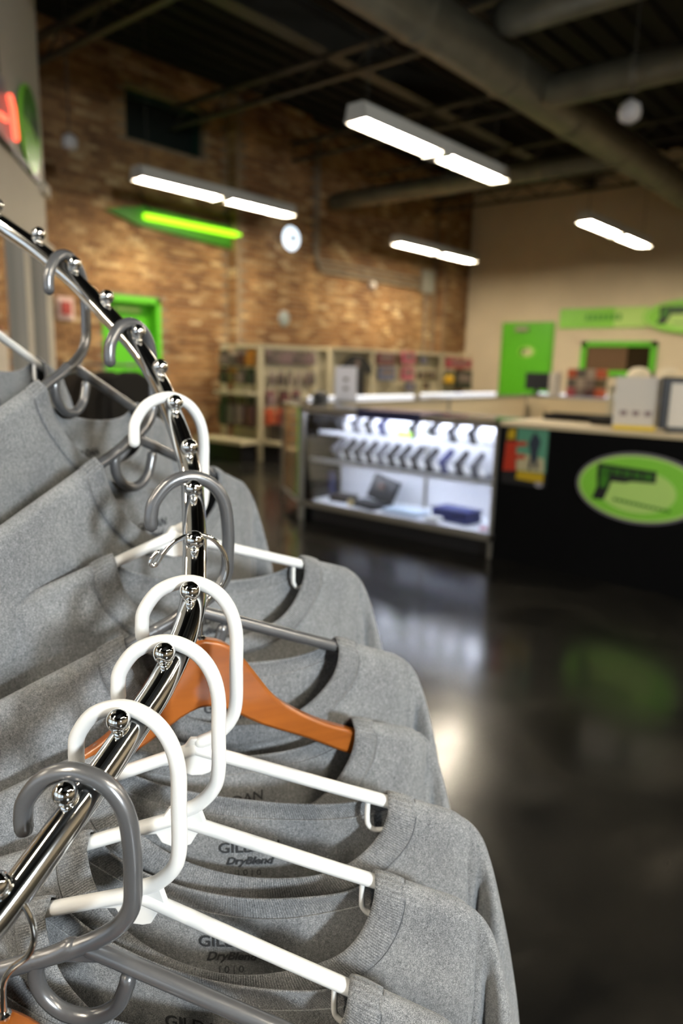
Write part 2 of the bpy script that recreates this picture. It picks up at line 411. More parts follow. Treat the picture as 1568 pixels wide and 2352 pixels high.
# dark shuttered opening high in the brick wall
hv = MB().box((WX - 0.28, HOLE[0], HOLE[2]), (WX - 0.25, HOLE[1], HOLE[3]))
ho = struct(hv.build('window_3', mat('dark_shutter', (0.004, 0.010, 0.007), 0.6)))
fr = MB()
for a, b in (((HOLE[0], HOLE[3] - 0.06), (HOLE[1], HOLE[3])), ((HOLE[0], HOLE[2]), (HOLE[1], HOLE[2] + 0.05)), ((HOLE[0], HOLE[2]), (HOLE[0] + 0.05, HOLE[3])), ((HOLE[1] - 0.05, HOLE[2]), (HOLE[1], HOLE[3]))):
    fr.box((WX - 0.25, a[0], a[1]), (WX - 0.12, b[0], b[1]))
fr.build('window_frame', mat('dark_green_paint', (0.006, 0.03, 0.016), 0.6), ho)
# green door in the brick wall
y0, y1, zt = DOOR1
d1 = struct(MB().box((WX - 0.22, y0 + 0.07, 0.01), (WX - 0.17, y1 - 0.07, zt - 0.08)).build('door_1', GREEN))
MB().box((WX - 0.25, y0, 0), (WX + 0.03, y0 + 0.07, zt)).box((WX - 0.25, y1 - 0.07, 0), (WX + 0.03, y1, zt)).box((WX - 0.25, y0, zt - 0.08), (WX + 0.03, y1, zt)).build('door_frame', GREEN, d1)
MB().tube([(WX - 0.14, y0 + 0.16, 1.0), (WX - 0.10, y0 + 0.16, 1.0), (WX - 0.10, y0 + 0.28, 1.0)], 0.012, 8).build('door_handle', ALU, d1)
MB().box((WX - 0.17, y0 + 0.3, zt - 0.2), (WX - 0.13, y0 + 0.7, zt - 0.14)).build('door_closer', PALEG, d1)

# green door in the far wall
a = ony(1160, 745, WY); b = ony(1270, 744, WY); dz = 2.27
d2 = struct(MB().box((a.x, WY - 0.05, 0.0), (b.x, WY - 0.005, dz)).build('door_2', GREEN))
MB().box((a.x - 0.05, WY - 0.03, 0), (a.x, WY, dz + 0.05)).box((b.x, WY - 0.03, 0), (b.x + 0.05, WY, dz + 0.05)).box((a.x, WY - 0.03, dz), (b.x, WY, dz + 0.05)).build('door_frame', mat('green_frame', (0.13, 0.42, 0.02), 0.5), d2)
e = ony(1212, 808, WY)
stk = MB().prism(ellipse(e.x, e.z, 0.20, 0.13), WY - 0.056, WY - 0.05).build('oval_sticker', LIME, d2)
MB().prism(ellipse(e.x + 0.02, e.z, 0.12, 0.085), WY - 0.058, WY - 0.056).build('sticker_field', mat('cream_print', (0.62, 0.6, 0.32), 0.5), stk)
MB().prism([(e.x - 0.13, e.z + 0.06), (e.x - 0.15, e.z - 0.06), (e.x - 0.10, e.z - 0.06), (e.x - 0.08, e.z + 0.03), (e.x + 0.02, e.z + 0.03), (e.x + 0.02, e.z + 0.06)][::-1], WY - 0.06, WY - 0.058).build('sticker_mark', BLACKP, stk)
c = ony(1202, 757, WY); MB().box((c.x - 0.15, WY - 0.10, c.z - 0.04), (c.x + 0.15, WY - 0.05, c.z + 0.05)).build('door_closer', ALU, d2)

# pass-through window with green frame
a = ony(1338, 784, WY); b = ony(1503, 866, WY); x0, x1, z0, z1 = a.x, b.x, b.z, a.z
w1 = struct(MB().box((x0 + 0.1, WY - 0.012, z0 + 0.1), (x1 - 0.1, WY - 0.004, z1 - 0.1)).build('window_1', mat('dark_window', (0.025, 0.017, 0.008), 0.08)))
MB().box((x0, WY - 0.06, z0), (x0 + 0.11, WY, z1)).box((x1 - 0.11, WY - 0.06, z0), (x1, WY, z1)).box((x0, WY - 0.06, z0), (x1, WY, z0 + 0.1)).box((x0, WY - 0.06, z1 - 0.1), (x1, WY, z1)).build('window_frame', GREEN, w1)
xm = x0 + 0.1; xe = x0 + 0.62 * (x1 - x0)
MB().box((xm, WY - 0.018, z0 + 0.1), (xe, WY - 0.013, z1 - 0.1)).build('window_shade', mat('brown_shade', (0.12, 0.06, 0.022), 0.7), w1)

# ---- slanted shop front on the left, mostly edge-on to the camera
AZ = R(52.0); SD = Vector((-math.sin(AZ), math.cos(AZ), 0)); SN = Vector((math.cos(AZ), math.sin(AZ), 0))   # along, and facing the room
az110 = R(61.85); E0 = Vector((-math.sin(az110), math.cos(az110), 0)) * 7.5
def slant(name, m, s0, s1, z0, z1, t0=0.0, t1=0.12, parent=None):
    # s measured back from the far end E0 towards the camera
    v = []
    for s in (s0, s1):
        for t in (t0, t1):
            for z in (z0, z1):
                p = E0 - SD * s - SN * t; v.append((p.x, p.y, z))
    mb = MB(); mb.v = v; mb.f = [(0, 1, 3, 2), (4, 6, 7, 5), (0, 4, 5, 1), (2, 3, 7, 6), (0, 2, 6, 4), (1, 5, 7, 3)]
    return mb.build(name, m, parent)
def slant_st(px, py, out=0.0):
    d = ray(px, py); t = (E0 + SN * out - CP).dot(SN) / d.dot(SN); p = CP + d * t
    return (E0 - p).dot(SD), p.z
hz = slant_st(104, 568)[1]; zcap = slant_st(112, 450)[1]
wl = struct(slant('wall_slanted', CREAMWALL, 0, 6.2, hz, 4.6))
slant('end_post', CREAMWALL, -0.02, 0.26, 0, hz, -0.02, 0.16, wl)
s1 = slant_st(60, 640)[0]
slant('mullion', CREAMWALL, s1 - 0.08, s1 + 0.12, 0, hz, -0.02, 0.10, wl)
slant('mullion', CREAMWALL, 4.3, 4.5, 0, hz, -0.02, 0.10, wl)
slant('sill', CREAMWALL, 0.2, 6.2, 0, 0.5, 0.0, 0.12, wl)
slant('corner_block', CREAMWALL, -0.07, 0.2, zcap - 0.05, zcap + 0.04, -0.04, 0.14, wl)
slant('blind_rail', mat('rail_grey', (0.12, 0.11, 0.11), 0.5), slant_st(85, 437)[0], 5.5, zcap - 0.02, zcap + 0.03, -0.03, 0.0, wl)
slant('head_ledge', CREAMWALL, -0.06, 6.2, hz - 0.05, hz + 0.02, -0.05, 0.0, wl)
gp = slant('pane', GLASS, 0.2, s1, 0.5, hz, 0.05, 0.06, wl); slant('pane', GLASS, s1 + 0.1, 4.3, 0.5, hz, 0.05, 0.06, wl)
slant('outer_panel', mat('tan_outside', (0.30, 0.20, 0.10), 0.8), -0.3, 6.2, 0, hz, 0.5, 0.55, wl)

# ================================================================== CEILING LIGHTS AND DUCTS
LZ = 3.40
def strip_light():
    t = thing('strip_light', '', 'lamp')
    MB().prism([(-0.115, -0.066), (-0.085, 0.075), (0.085, 0.075), (0.115, -0.066), (0.108, -0.066), (0.07, 0.055), (-0.07, 0.055), (-0.108, -0.066)][::-1], -1.26, 1.26, 'y').build('housing', HOUSE, t)
    for s in (-1, 1): MB().prism([(-0.115, -0.066), (-0.085, 0.075), (0.085, 0.075), (0.115, -0.066)][::-1], 1.25 * s - 0.01, 1.25 * s + 0.01, 'y').build('end_cap', HOUSE, t)
    for s in (-1, 1):
        MB().lathe([(0.012, -0.55), (0.047, -0.53), (0.058, -0.49), (0.058, 0.49), (0.047, 0.53), (0.012, 0.55)], (0, 0.64 * s, -0.016), 12, 'y').build('tube', TUBEM, t, True)
    MB().box((-0.112, -0.085, -0.082), (0.112, 0.085, 0.05)).build('centre_plate', HOUSE, t)
    for s in (-1, 1):
        MB().tube([(0, 1.1 * s, 0.07), (0, 1.1 * s, CZ - LZ)], 0.004, 5).build('cable', STEEL, t)
    return t
L0 = strip_light()
lights = [(-7.56, 6.41, 'lit strip light above the green lamp, nearest the brick wall'), (-4.27, 6.34, 'largest lit strip light, upper middle under the big duct'),
          (-7.65, 11.5, 'lit strip light nearest the corner of brick and taupe walls'), (-4.37, 11.38, 'lit strip light at far right under the end of the big duct'),
          (-4.30, 0.4, 'lit strip light overhead, out of the photograph, beyond the shop front'), (-0.5, -2.3, 'lit strip light overhead, out of the photograph, just behind the camera'),
          (0.8, 7.4, 'lit strip light out of the photograph above the black counter'), (2.3, 1.3, 'lit strip light out of the photograph to the right of the rack'),
          (3.6, 4.9, 'lit strip light out of the photograph right of the counter'), (-1.0, 11.4, 'lit strip light out of the photograph at the far wall'), (-4.2, -3.4, 'lit strip light behind the photographer')]
for i, (x, y, lb) in enumerate(lights):
    o = L0 if i == 0 else dup(L0, (x, y, LZ))
    o.location = (x, y, LZ); tag(o, lb, 'lamp', 'ceiling strip lights')

def duct(name, label, pts, r, bands=True):
    t = thing(name, label, 'duct'); P = [Vector(p) for p in pts]
    MB().tube(P, r, 20).build('duct_pipe', GALV, t, True, sharp=50)
    if bands:
        d = (P[-1] - P[0]).normalized(); L = (P[-1] - P[0]).length; k = 0.8
        while k < L - 0.2:
            c = P[0] + d * k; MB().tube([c - d * 0.02, c + d * 0.02], r + 0.012, 20).build('seam_ring', GALV, t, True, sharp=50); k += 1.5
    return t
duct('round_duct', 'large round metal duct running away across the ceiling', [(-3.85, -4.5, 4.12), (-3.85, 13.9, 4.12)], 0.22)
duct('branch_duct', 'straight grey branch duct leaving the large duct on the right', [(-3.6, 7.35, 4.05), (5.8, 7.35, 4.05)], 0.15)
duct('elbow_duct', 'dark duct with a rounded elbow at upper right', catmull([(-3.55, 6.3, 4.35), (-2.3, 6.3, 4.35), (-1.75, 6.3, 4.37), (-1.45, 6.3, 4.55), (-1.4, 6.3, 4.9), (-1.4, 6.3, 5.28)], 5), 0.16, False)
duct('cross_duct', 'dull duct crossing below the joists before the taupe wall', [(-8.7, 9.9, 4.05), (-4.0, 9.9, 4.05)], 0.14)
def pendant(label, px, py, dist):
    p = atdepth(px, py, dist); t = thing('ceiling_sensor', label, 'sensor', p)
    MB().lathe([(0.02, 0.09), (0.075, 0.05), (0.085, 0.0), (0.075, -0.05), (0.03, -0.075)][::-1], (0, 0, 0), 14).build('sensor_body', mat('dull_white', (0.45, 0.42, 0.40), 0.5), t, True)
    MB().tube([(0, 0, 0.08), (0, 0, CZ - p.z)], 0.006, 6).build('drop_rod', STEEL, t)
pendant('white pendant sensor on a long rod at upper right', 1446, 258, 5.6)
pendant('small white pendant sensor hanging before the brick wall at upper left', 160, 328, 7.5)

# ================================================================== WALL FITTINGS
# green tube lamp with dark green bracket on the brick wall
a = onx(335, 492, WX + 0.18); b = onx(556, 546, WX + 0.18)
t = thing('green_lamp', 'glowing green tube lamp on the brick wall', 'lamp', (WX + 0.18, 0, 0))
zc = (a.z + b.z) / 2
MB().tube([(0, a.y, zc), (0, b.y, zc)], 0.045, 12).build('lamp_tube', mat('green_glow', (0.3, 0.8, 0.02), 0.4, emit=(0.30, 0.85, 0.01), es=1.15), t, True)
MB().prism([(a.y - 0.55, zc + 0.02), (a.y, zc + 0.14), (b.y + 0.08, zc + 0.10), (b.y + 0.14, zc - 0.22), (a.y - 0.1, zc - 0.10)][::-1], -0.17, -0.07, 'x').build('lamp_bracket', GREEND, t)
for yy in (a.y + 0.1, b.y - 0.1): MB().tube([(0, yy, zc + 0.03), (-0.13, yy - 0.12, zc + 0.34)], 0.012, 6).build('stay_rod', STEEL, t)
# round lamp
p = onx(668, 548, WX + 0.5)
t = thing('round_wall_lamp', 'round white lamp with dark centre on the brick pilaster', 'lamp', p)
MB().lathe([(0.02, -0.02), (0.17, -0.02), (0.185, 0.0), (0.17, 0.03), (0.06, 0.045)], (0, 0, 0), 24, 'x').build('lamp_ring', mat('cool_white_glow', (0.8, 0.85, 0.9), 0.4, emit=(0.75, 0.88, 1.0), es=0.75), t, True)
MB().lathe([(0.055, 0.03), (0.055, 0.055)], (0, 0, 0), 16, 'x').build('lamp_hub', mat('grey_hub', (0.2, 0.24, 0.26), 0.5), t)
MB().tube([(-0.02, 0, 0), (-0.285, -0.02, 0)], 0.02, 8).build('wall_arm', ALU, t)
p = onx(652, 731, WX + 0.24)
t = thing('round_wall_plate', 'small round grey-blue plate low on the brick pilaster', 'plate', p)
MB().lathe([(0.01, -0.015), (0.125, -0.015), (0.125, 0.005), (0.10, 0.015), (0.01, 0.018)], (0, 0, 0), 20, 'x').build('plate_disc', mat('grey_blue', (0.26, 0.29, 0.27), 0.5), t, True, sharp=40)
p = onx(857, 655, WX + 0.08)
t = thing('motion_sensor', 'small white sensor on the brick wall under the conduits', 'sensor', p)
MB().ball((0, 0, 0), 0.07, 14, 8, (0.8, 1, 1)).build('sensor_dome', mat('sensor_white', (0.75, 0.68, 0.58), 0.4), t, True)
MB().box((-0.08, -0.05, -0.05), (-0.02, 0.05, 0.05)).build('sensor_base', WHITE, t)
# conduits
t = thing('conduit_bundle', 'row of grey conduits along the brick wall ending at a box', 'conduit', (WX + 0.06, 0, 0))
ys, ye = onx(712, 585, WX).y, onx(965, 632, WX).y
for k, dzz in enumerate((0.0, 0.09, 0.18)):
    zz = 2.93 + dzz; y_s = ys + 0.06 * (2 - k)
    MB().tube(catmull([(0, y_s, CZ - 0.3), (0, y_s, zz + 0.5), (0, y_s + 0.03, zz + 0.12), (0, y_s + 0.15, zz), (0, y_s + 0.6, zz), (0, ye, zz)], 5), 0.026, 8).build('conduit', mat('conduit_grey', (0.23, 0.18, 0.12), 0.5), t, True)
MB().box((-0.05, ye, 2.86), (0.07, ye + 0.34, 3.30)).build('junction_box', mat('box_grey', (0.33, 0.31, 0.25), 0.5), t)
MB().tube([(0.0, ye + 0.15, 0.4), (0.0, ye + 0.15, 2.86)], 0.025, 8).build('conduit', mat('conduit_grey', (0.2, 0.2, 0.2)), t, True)
# fire alarm plate
p = onx(150, 708, WX + 0.05)
t = thing('alarm_box', 'red alarm box on a white plate beside the shop front post', 'alarm', p)
MB().cbox((0, 0, 0), (0.03, 0.22, 0.28)).build('back_plate', mat('pinkish_white', (0.6, 0.42, 0.36), 0.5), t)
MB().cbox((0.035, -0.01, 0.0), (0.05, 0.12, 0.16)).build('red_cover', mat('alarm_red', (0.32, 0.04, 0.03), 0.4), t)

# oval logo sign with a pistol shaped mark, facing -y.  c: centre, a,b: half axes
def logo(parent, c, a, b, th, ring_m, text=True):
    y = c[1]
    def pl(poly, m, name, d, par): return MB().prism(poly, y - th - d, y - th - d + 0.003).build(name, m, par)
    base = MB().prism(ellipse(c[0], c[2], a, b, 56), y - th, y).build('sign_rim', ring_m, parent)
    pl(ellipse(c[0], c[2], a * 0.955, b * 0.92, 56), PALEG, 'sign_border', 0.003, base)
    pl(ellipse(c[0], c[2], a * 0.915, b * 0.86, 56), LIME, 'sign_field', 0.005, base)
    pl(ellipse(c[0] - 0.02 * a, c[2] - 0.08 * b, a * 0.60, b * 0.62, 48), PALEG, 'sign_light_field', 0.006, base)
    def G(u, v): return (c[0] + u * a, c[2] + v * b)
    pl([G(*p) for p in ((-0.66, 0.60), (0.26, 0.53), (0.26, 0.20), (-0.10, 0.18), (-0.20, 0.12), (-0.42, 0.12), (-0.45, -0.08), (-0.52, -0.44), (-0.71, -0.44), (-0.64, -0.06), (-0.66, 0.26))][::-1], BLACKP, 'pistol_mark', 0.008, base)
    pl([G(*p) for p in ((-0.60, 0.50), (0.20, 0.44), (0.20, 0.28), (-0.60, 0.32))][::-1], GREEND, 'slide_band', 0.010, base)
    pl([G(*p) for p in ((-0.60, 0.30), (-0.46, 0.28), (-0.50, -0.08), (-0.60, -0.08))][::-1], GREEND, 'frame_band', 0.010, base)
    for k in range(9):
        u = -0.52 + k * 0.078
        pl([G(u, 0.46), G(u + 0.05, 0.455), G(u + 0.05, 0.31), G(u, 0.31)][::-1], BLACKP if k % 2 else mat('mid_green', (0.03, 0.13, 0.01), 0.5), 'lettering_stroke', 0.012, base)
    for k in range(12):
        u = -0.36 + k * 0.075
        pl([G(u, -0.34 - 0.012 * k), G(u + 0.055, -0.345 - 0.012 * k), G(u + 0.055, -0.42 - 0.012 * k), G(u, -0.42 - 0.012 * k)][::-1], GREEND, 'small_lettering_stroke', 0.008, base)
    return base

# banner and oval on the far wall
a = ony(1288, 710, WY); b = ony(1485, 752, WY)
t = thing('banner_sign', 'long green banner sign on the taupe wall left of the oval', 'sign', (0, 0, 0))
MB().box((a.x, WY - 0.03, b.z), (b.x, WY - 0.002, a.z)).build('banner_board', LIME, t)
MB().box((b.x - 0.62, WY - 0.033, b.z + 0.01), (b.x, WY - 0.03, a.z - 0.01)).build('banner_light_end', PALEG, t)
for k in range(7):
    xx = a.x + 0.55 + 0.105 * k; MB().box((xx, WY - 0.035, (a.z + b.z) / 2 - 0.05), (xx + 0.075, WY - 0.032, (a.z + b.z) / 2 + 0.07)).build('lettering_stroke', mat('leaf_green', (0.07, 0.30, 0.012), 0.5), t)
oc = ony(1592, 726, WY); ol = ony(1480, 726, WY)
t = thing('oval_wall_sign', 'green oval logo sign high on the taupe wall at the right edge', 'sign', (0, 0, 0))
logo(t, (oc.x, WY - 0.05, oc.z), oc.x - ol.x, 0.31, 0.04, LIME)

# green oval and red neon on the slanted shop front header
s_, z_ = slant_st(68, 300)
def slant_pt(s, z, t): p = E0 - SD * s - SN * t; return (p.x, p.y, z)
t = thing('oval_window_sign', 'green oval logo sign on the cream header at upper left', 'sign')
def splate(name, poly, t0, t1, m, par):
    k = len(poly); mb = MB(); mb.v = [slant_pt(s, z, t0) for s, z in poly] + [slant_pt(s, z, t1) for s, z in poly]
    mb.f = [tuple(range(k)), tuple(range(2 * k - 1, k - 1, -1))] + [(i, k + i, k + (i + 1) % k, (i + 1) % k) for i in range(k)]
    return mb.build(name, m, par)
sa, za = slant_st(46, 280, 0.03); sb_, zb_ = slant_st(90, 350, 0.03)
ztop, zbot = slant_st(58, 190, 0.03)[1], slant_st(80, 405, 0.03)[1]
sc, zc2, ra, rb = (sa + sb_) / 2, (ztop + zbot) / 2, abs(sa - sb_) / 2, (ztop - zbot) / 2
splate('sign_plate', [(sc + ra * math.cos(q), zc2 + rb * math.sin(q)) for q in [2 * PI * i / 32 for i in range(32)]], -0.02, -0.045, LIME, t)
splate('sign_dark_half', [(sc + ra * 0.9 * math.cos(q), zc2 + 0.08 * rb + rb * 0.85 * math.sin(q)) for q in [PI * i / 16 for i in range(17)]], -0.045, -0.05, GREEND, t)
splate('pistol_mark', [(sc - ra * 0.1, zc2 + rb * 0.5), (sc - ra * 0.55, zc2 + rb * 0.3), (sc - ra * 0.62, zc2 - rb * 0.1), (sc - ra * 0.1, zc2 + rb * 0.05)], -0.05, -0.055, BLACKP, t)
t = thing('open_sign', 'red neon sign hanging before the cream header, cut by the left edge', 'sign')
sn, zn = slant_st(12, 262)
NEON = mat('red_neon', (0.8, 0.1, 0.06), 0.4, emit=(1.0, 0.10, 0.05), es=1.3)
s2, zz0 = slant_st(37, 318, 0.10); _, zz1 = slant_st(25, 226, 0.10)
splate('sign_board', [(s2 - 0.05, zz0 - 0.06), (s2 + 0.95, zz0 - 0.06), (s2 + 0.95, zz1 + 0.1), (s2 + 0.12, zz1 + 0.1)], -0.05, -0.07, mat('neon_board', (0.25, 0.24, 0.25), 0.4), t)
MB().tube([slant_pt(s2, zz0, -0.10), slant_pt(s2 + 0.05, (zz0 + zz1) / 2 + 0.06, -0.10), slant_pt(s2 + 0.12, zz1, -0.10)], 0.022, 8).build('neon_tube', NEON, t, True)
MB().tube([slant_pt(s2 + 0.28, zz0 + 0.04, -0.10), slant_pt(s2 + 0.45, zz0 + 0.02, -0.10)], 0.02, 8).build('neon_tube', NEON, t, True)
for k in (0.2, 0.8): MB().tube([slant_pt(s2 + k, zz1 + 0.1, -0.06), slant_pt(s2 + k, 4.5, -0.02)], 0.005, 5).build('hanging_wire', STEEL, t)
# card and strip stuck to the shop-front glass
ss, zz = slant_st(22, 840)
t = thing('paper_notice', 'cream paper notice on the glass at the left edge', 'notice')
splate('paper_sheet', [(ss - 0.16, zz - 0.26), (ss + 0.16, zz - 0.26), (ss + 0.16, zz + 0.24), (ss - 0.16, zz + 0.24)], 0.045, 0.04, mat('cream_paper', (0.72, 0.62, 0.50), 0.7), t)
splate('tape', [(ss - 0.02, zz + 0.22), (ss + 0.03, zz + 0.22), (ss + 0.03, zz + 0.27), (ss - 0.02, zz + 0.27)], 0.04, 0.037, mat('tape_red', (0.4, 0.12, 0.08), 0.5), t)

# ================================================================== SHELVING WITH GOODS
GX, GY0, GH = -7.22, 6.8, 1.56
def gondola(label, x0, x1, y0, y1, h, sections, endcap=True):
    t = thing('gondola_shelf', label, 'shelf', (0, 0, 0))
    MB().box((x0 + 0.33, y0 + 0.02, 0.1), (x1 - 0.33, y1 - 0.02, h - 0.03)).build('core_panel', CREAM2, t) if not endcap else MB().box((x0 + 0.06, y0 + 0.16, 0.1), (x1 - 0.1, y1 - 0.02, h - 0.03)).build('core_panel', CREAM2, t)
    MB().box((x0, y0, h - 0.04), (x1, y1, h)).build('top_rail', CREAM2, t)
    n = sections
    for k in range(n + 1):
        yy = y0 + (y1 - y0) * k / n
        MB().box((x1 - 0.05, yy - 0.03, 0), (x1, yy + 0.03, h)).build('post', CREAM2, t)
        MB().box((x0, yy - 0.03, 0), (x0 + 0.05, yy + 0.03, h)).build('post', CREAM2, t)
    MB().box((x1 - 0.05, y0, 0.24), (x1 + 0.36, y1, 0.29)).build('base_shelf', CREAM2, t)
    MB().box((x1 - 0.05, y0 + 0.05, 0.0), (x1 + 0.30, y1 - 0.05, 0.22)).build('kick_box', BLACKP, t)
    if endcap:
        MB().box((x0 - 0.2, y0 - 0.36, 0.24), (x1, y0 + 0.02, 0.29)).build('base_shelf', CREAM2, t)
        MB().box((x0 - 0.1, y0 - 0.28, 0.0), (x1 - 0.1, y0, 0.22)).build('kick_box', BLACKP, t)
        MB().box((x0, y0 - 0.16, 0.90), (x1 - 0.05, y0, 0.93)).build('shelf_board', CREAM2, t)
    return t
gondola('cream gondola shelf nearer the camera, end filled with dark goods', -8.02, GX, GY0, 7.85, GH, 1)
gondola('long cream gondola shelf reaching the taupe wall', -8.0, GX, 8.2, 12.2, 1.58, 4, False)

def pack(name, label, group, cat, m, c, d, hang=True, face='y'):
    # a carded pack: card, blister bulge and hang tab on one thing
    t = thing(name, label, cat, c, 0, group)
    w_, h_, th = d
    if face == 'y':
        MB().box((-w_ / 2, 0, -h_ / 2), (w_ / 2, 0.006, h_ / 2)).build('card', m[0], t)
        MB().prism([(-w_ * 0.38, -h_ * 0.42), (w_ * 0.38, -h_ * 0.42), (w_ * 0.34, h_ * 0.2), (-w_ * 0.34, h_ * 0.2)], -th, 0.0).build('blister', m[1], t)
    else:
        MB().box((-0.006, -w_ / 2, -h_ / 2), (0, w_ / 2, h_ / 2)).build('card', m[0], t)
        MB().prism([(-w_ * 0.38, -h_ * 0.42), (w_ * 0.38, -h_ * 0.42), (w_ * 0.34, h_ * 0.2), (-w_ * 0.34, h_ * 0.2)], 0.0, th, 'x').build('blister', m[1], t)
    return t
GD = [mat('goods_%d' % i, c_, 0.5) for i, c_ in enumerate([(0.03, 0.022, 0.016), (0.055, 0.035, 0.03), (0.30, 0.12, 0.012), (0.10, 0.075, 0.06), (0.02, 0.022, 0.012), (0.17, 0.12, 0.10), (0.07, 0.022, 0.02),
      (0.22, 0.14, 0.13), (0.32, 0.25, 0.19), (0.16, 0.05, 0.05), (0.40, 0.07, 0.02), (0.33, 0.05, 0.06), (0.12, 0.13, 0.20), (0.48, 0.10, 0.14), (0.45, 0.22, 0.02), (0.09, 0.06, 0.02)])]
# end cap: 3 rows x 4 upper, 2 rows x 4 lower
rows = [('top', 1.38, 0.22), ('second', 1.14, 0.22)]
for rn, zc_, hh in rows:
    for k in range(4):
        mi = [(0, 5), (8, 3), (5, 6), (2, 2)][k] if rn == 'top' else [(6, 0), (2, 15), (3, 5), (4, 4)][k]
        nm = [('dark', 'pale'), ('second', ''), ('third', ''), ('fourth', '')]
        pack('carded_pack', ['leftmost', 'second', 'third', 'rightmost'][k] + ' carded pack on the ' + rn + ' row of the near shelf end', 'packs on the shelf end', 'package', (GD[mi[0]], GD[mi[1]]), (-7.93 + 0.18 * k, GY0 - 0.045, zc_), (0.165, hh, 0.05))
for k in range(4):
    pack('hanging_pouch', ['leftmost', 'second', 'third', 'rightmost'][k] + ' long dark pouch hanging below the middle board of the near shelf end', 'pouches on the shelf end', 'pouch', (GD[[0, 6, 15, 0][k]], GD[[4, 3, 5, 6][k]]), (-7.93 + 0.185 * k, GY0 - 0.05, 0.66), (0.17, 0.42, 0.06))
# long side of the near gondola, facing +x
for rn, zc_, n, pal, hh in (('top', 1.40, 8, (7, 3, 5, 7), 0.19), ('second', 1.12, 6, (8, 5, 3, 8), 0.2)):
    for k in range(n):
        yy = GY0 + 0.12 + (0.86 / (n - 1)) * k + (0.06 if n == 6 else 0)
        pack('small_pack', ['nearest', 'second', 'third', 'fourth', 'fifth', 'sixth', 'seventh', 'eighth'][k] + ' small pale pack along the ' + rn + ' row of the near shelf side', rn + ' row of packs on the near shelf side', 'package', (GD[pal[k % 4]], GD[pal[(k + 1) % 4]]), (GX + 0.007, min(yy, 7.78), zc_), (0.1, hh, 0.03), face='x')
for k in range(3):
    pack('dark_red_pack', ['nearest', 'middle', 'farthest'][k] + ' dark red pack in the third row of the near shelf side', 'third row on the near shelf side', 'package', (GD[[9, 6, 9][k]], GD[[7, 9, 3][k]]), (GX + 0.007, GY0 + 0.16 + 0.25 * k, 0.86), (0.18, 0.2, 0.04), face='x')
for k in range(3):
    pack('orange_pack', ['nearest', 'middle', 'farthest'][k] + ' orange pack low on the near shelf side behind the glass case', 'orange packs on the near shelf side', 'package', (GD[10], GD[[10, 11, 10][k]]), (GX + 0.007, GY0 + 0.14 + 0.24 * k, 0.60), (0.19, 0.24, 0.05), face='x')
for k in range(3):
    bo = MB().cbox((0, 0, 0.11), (0.2, 0.16, 0.22)).build('goods_box', [GD[0], GD[8], GD[12]][k], None, loc=(GX + 0.16, GY0 + 0.16 + 0.26 * k, 0.291), bevel=0.004)
    tag(bo, ['dark', 'pale tan', 'dull blue'][k] + ' box on the base shelf of the near gondola', 'box', 'boxes on the near base shelf')
# far gondola: black t-shirt on a hanger, coloured packs, yellow ear muffs
yT = onx(815, 850, GX).y
t = thing('display_shirt', 'black t-shirt displayed flat on the far shelf', 'shirt', (GX + 0.005, yT, 1.12))
MB().prism([(-0.20, -0.32), (0.20, -0.32), (0.21, 0.12), (0.34, 0.06), (0.38, 0.17), (0.18, 0.33), (0.07, 0.36), (-0.07, 0.36), (-0.18, 0.33), (-0.38, 0.17), (-0.34, 0.06), (-0.21, 0.12)], 0.0, 0.04, 'x').build('shirt_body', BLACKP, t)
MB().prism(ellipse(0.0, 0.24, 0.05, 0.07, 14), 0.04, 0.05, 'x').build('neck_tag', GD[5], t)
MB().tube([(0.02, 0, 0.36), (0.02, 0, 0.42), (-0.14, 0, 0.42)], 0.006, 6).build('hanger_peg', ALU, t)
def slab(name, label, group, cat, m, px, py, wpx, hpx):
    a = onx(px - wpx / 2, py - hpx / 2, GX + 0.02); b = onx(px + wpx / 2, py + hpx / 2, GX + 0.02)
    t = thing(name, label, cat, (GX + 0.021, (a.y + b.y) / 2, (a.z + b.z) / 2), 0, group); W2, H2 = (b.y - a.y) / 2, (a.z - b.z) / 2
    MB().box((-0.02, -W2, -H2), (0.03, W2, H2)).build('pack_body', m, t, bevel=0.008)
    MB().box((0.03, -W2 * 0.7, -H2 * 0.2), (0.034, W2 * 0.7, H2 * 0.6)).build('pack_print', GD[5], t)
    MB().tube([(0.0, 0, H2), (0.0, 0, H2 + 0.03), (-0.15, 0, H2 + 0.03)], 0.004, 5).build('peg', ALU, t)
slab('red_pack', 'dark red pack at top of the far shelf, left of the pink packs', None, 'package', GD[9], 885, 824, 38, 30)
slab('blue_pack', 'grey-blue pack under the dark red pack on the far shelf', None, 'package', GD[12], 886, 858, 36, 32)
slab('pink_pack', 'upper pink pack on the far shelf', 'pink packs on the far shelf', 'package', GD[13], 936, 822, 27, 28)
slab('pink_pack', 'lower pink pack on the far shelf', 'pink packs on the far shelf', 'package', GD[13], 934, 858, 26, 30)
slab('dark_pouch', 'dark blue pouch below the pink packs on the far shelf', None, 'pouch', GD[12], 941, 888, 18, 20)
slab('tan_pack', 'small slate pack at the top right section of the far shelf', None, 'package', GD[12], 972, 828, 10, 16)
slab('tan_pack', 'left olive pack in the middle row of the far shelf', 'olive packs on the far shelf', 'package', GD[15], 966, 862, 15, 20)
slab('tan_pack', 'right olive pack in the middle row of the far shelf', 'olive packs on the far shelf', 'package', GD[15], 990, 862, 18, 20)
slab('tan_pack', 'brown pack low in the middle of the far shelf', None, 'package', GD[15], 977, 886, 12, 18)
slab('rose_pack', 'wide rose-red pack at the far end of the far shelf', None, 'package', GD[11], 1052, 835, 56, 24)
slab('camo_pouch', 'dark camouflage pouch under the rose-red pack', None, 'pouch', GD[4], 1062, 872, 34, 44)
p = onx(1030, 868, GX + 0.12)
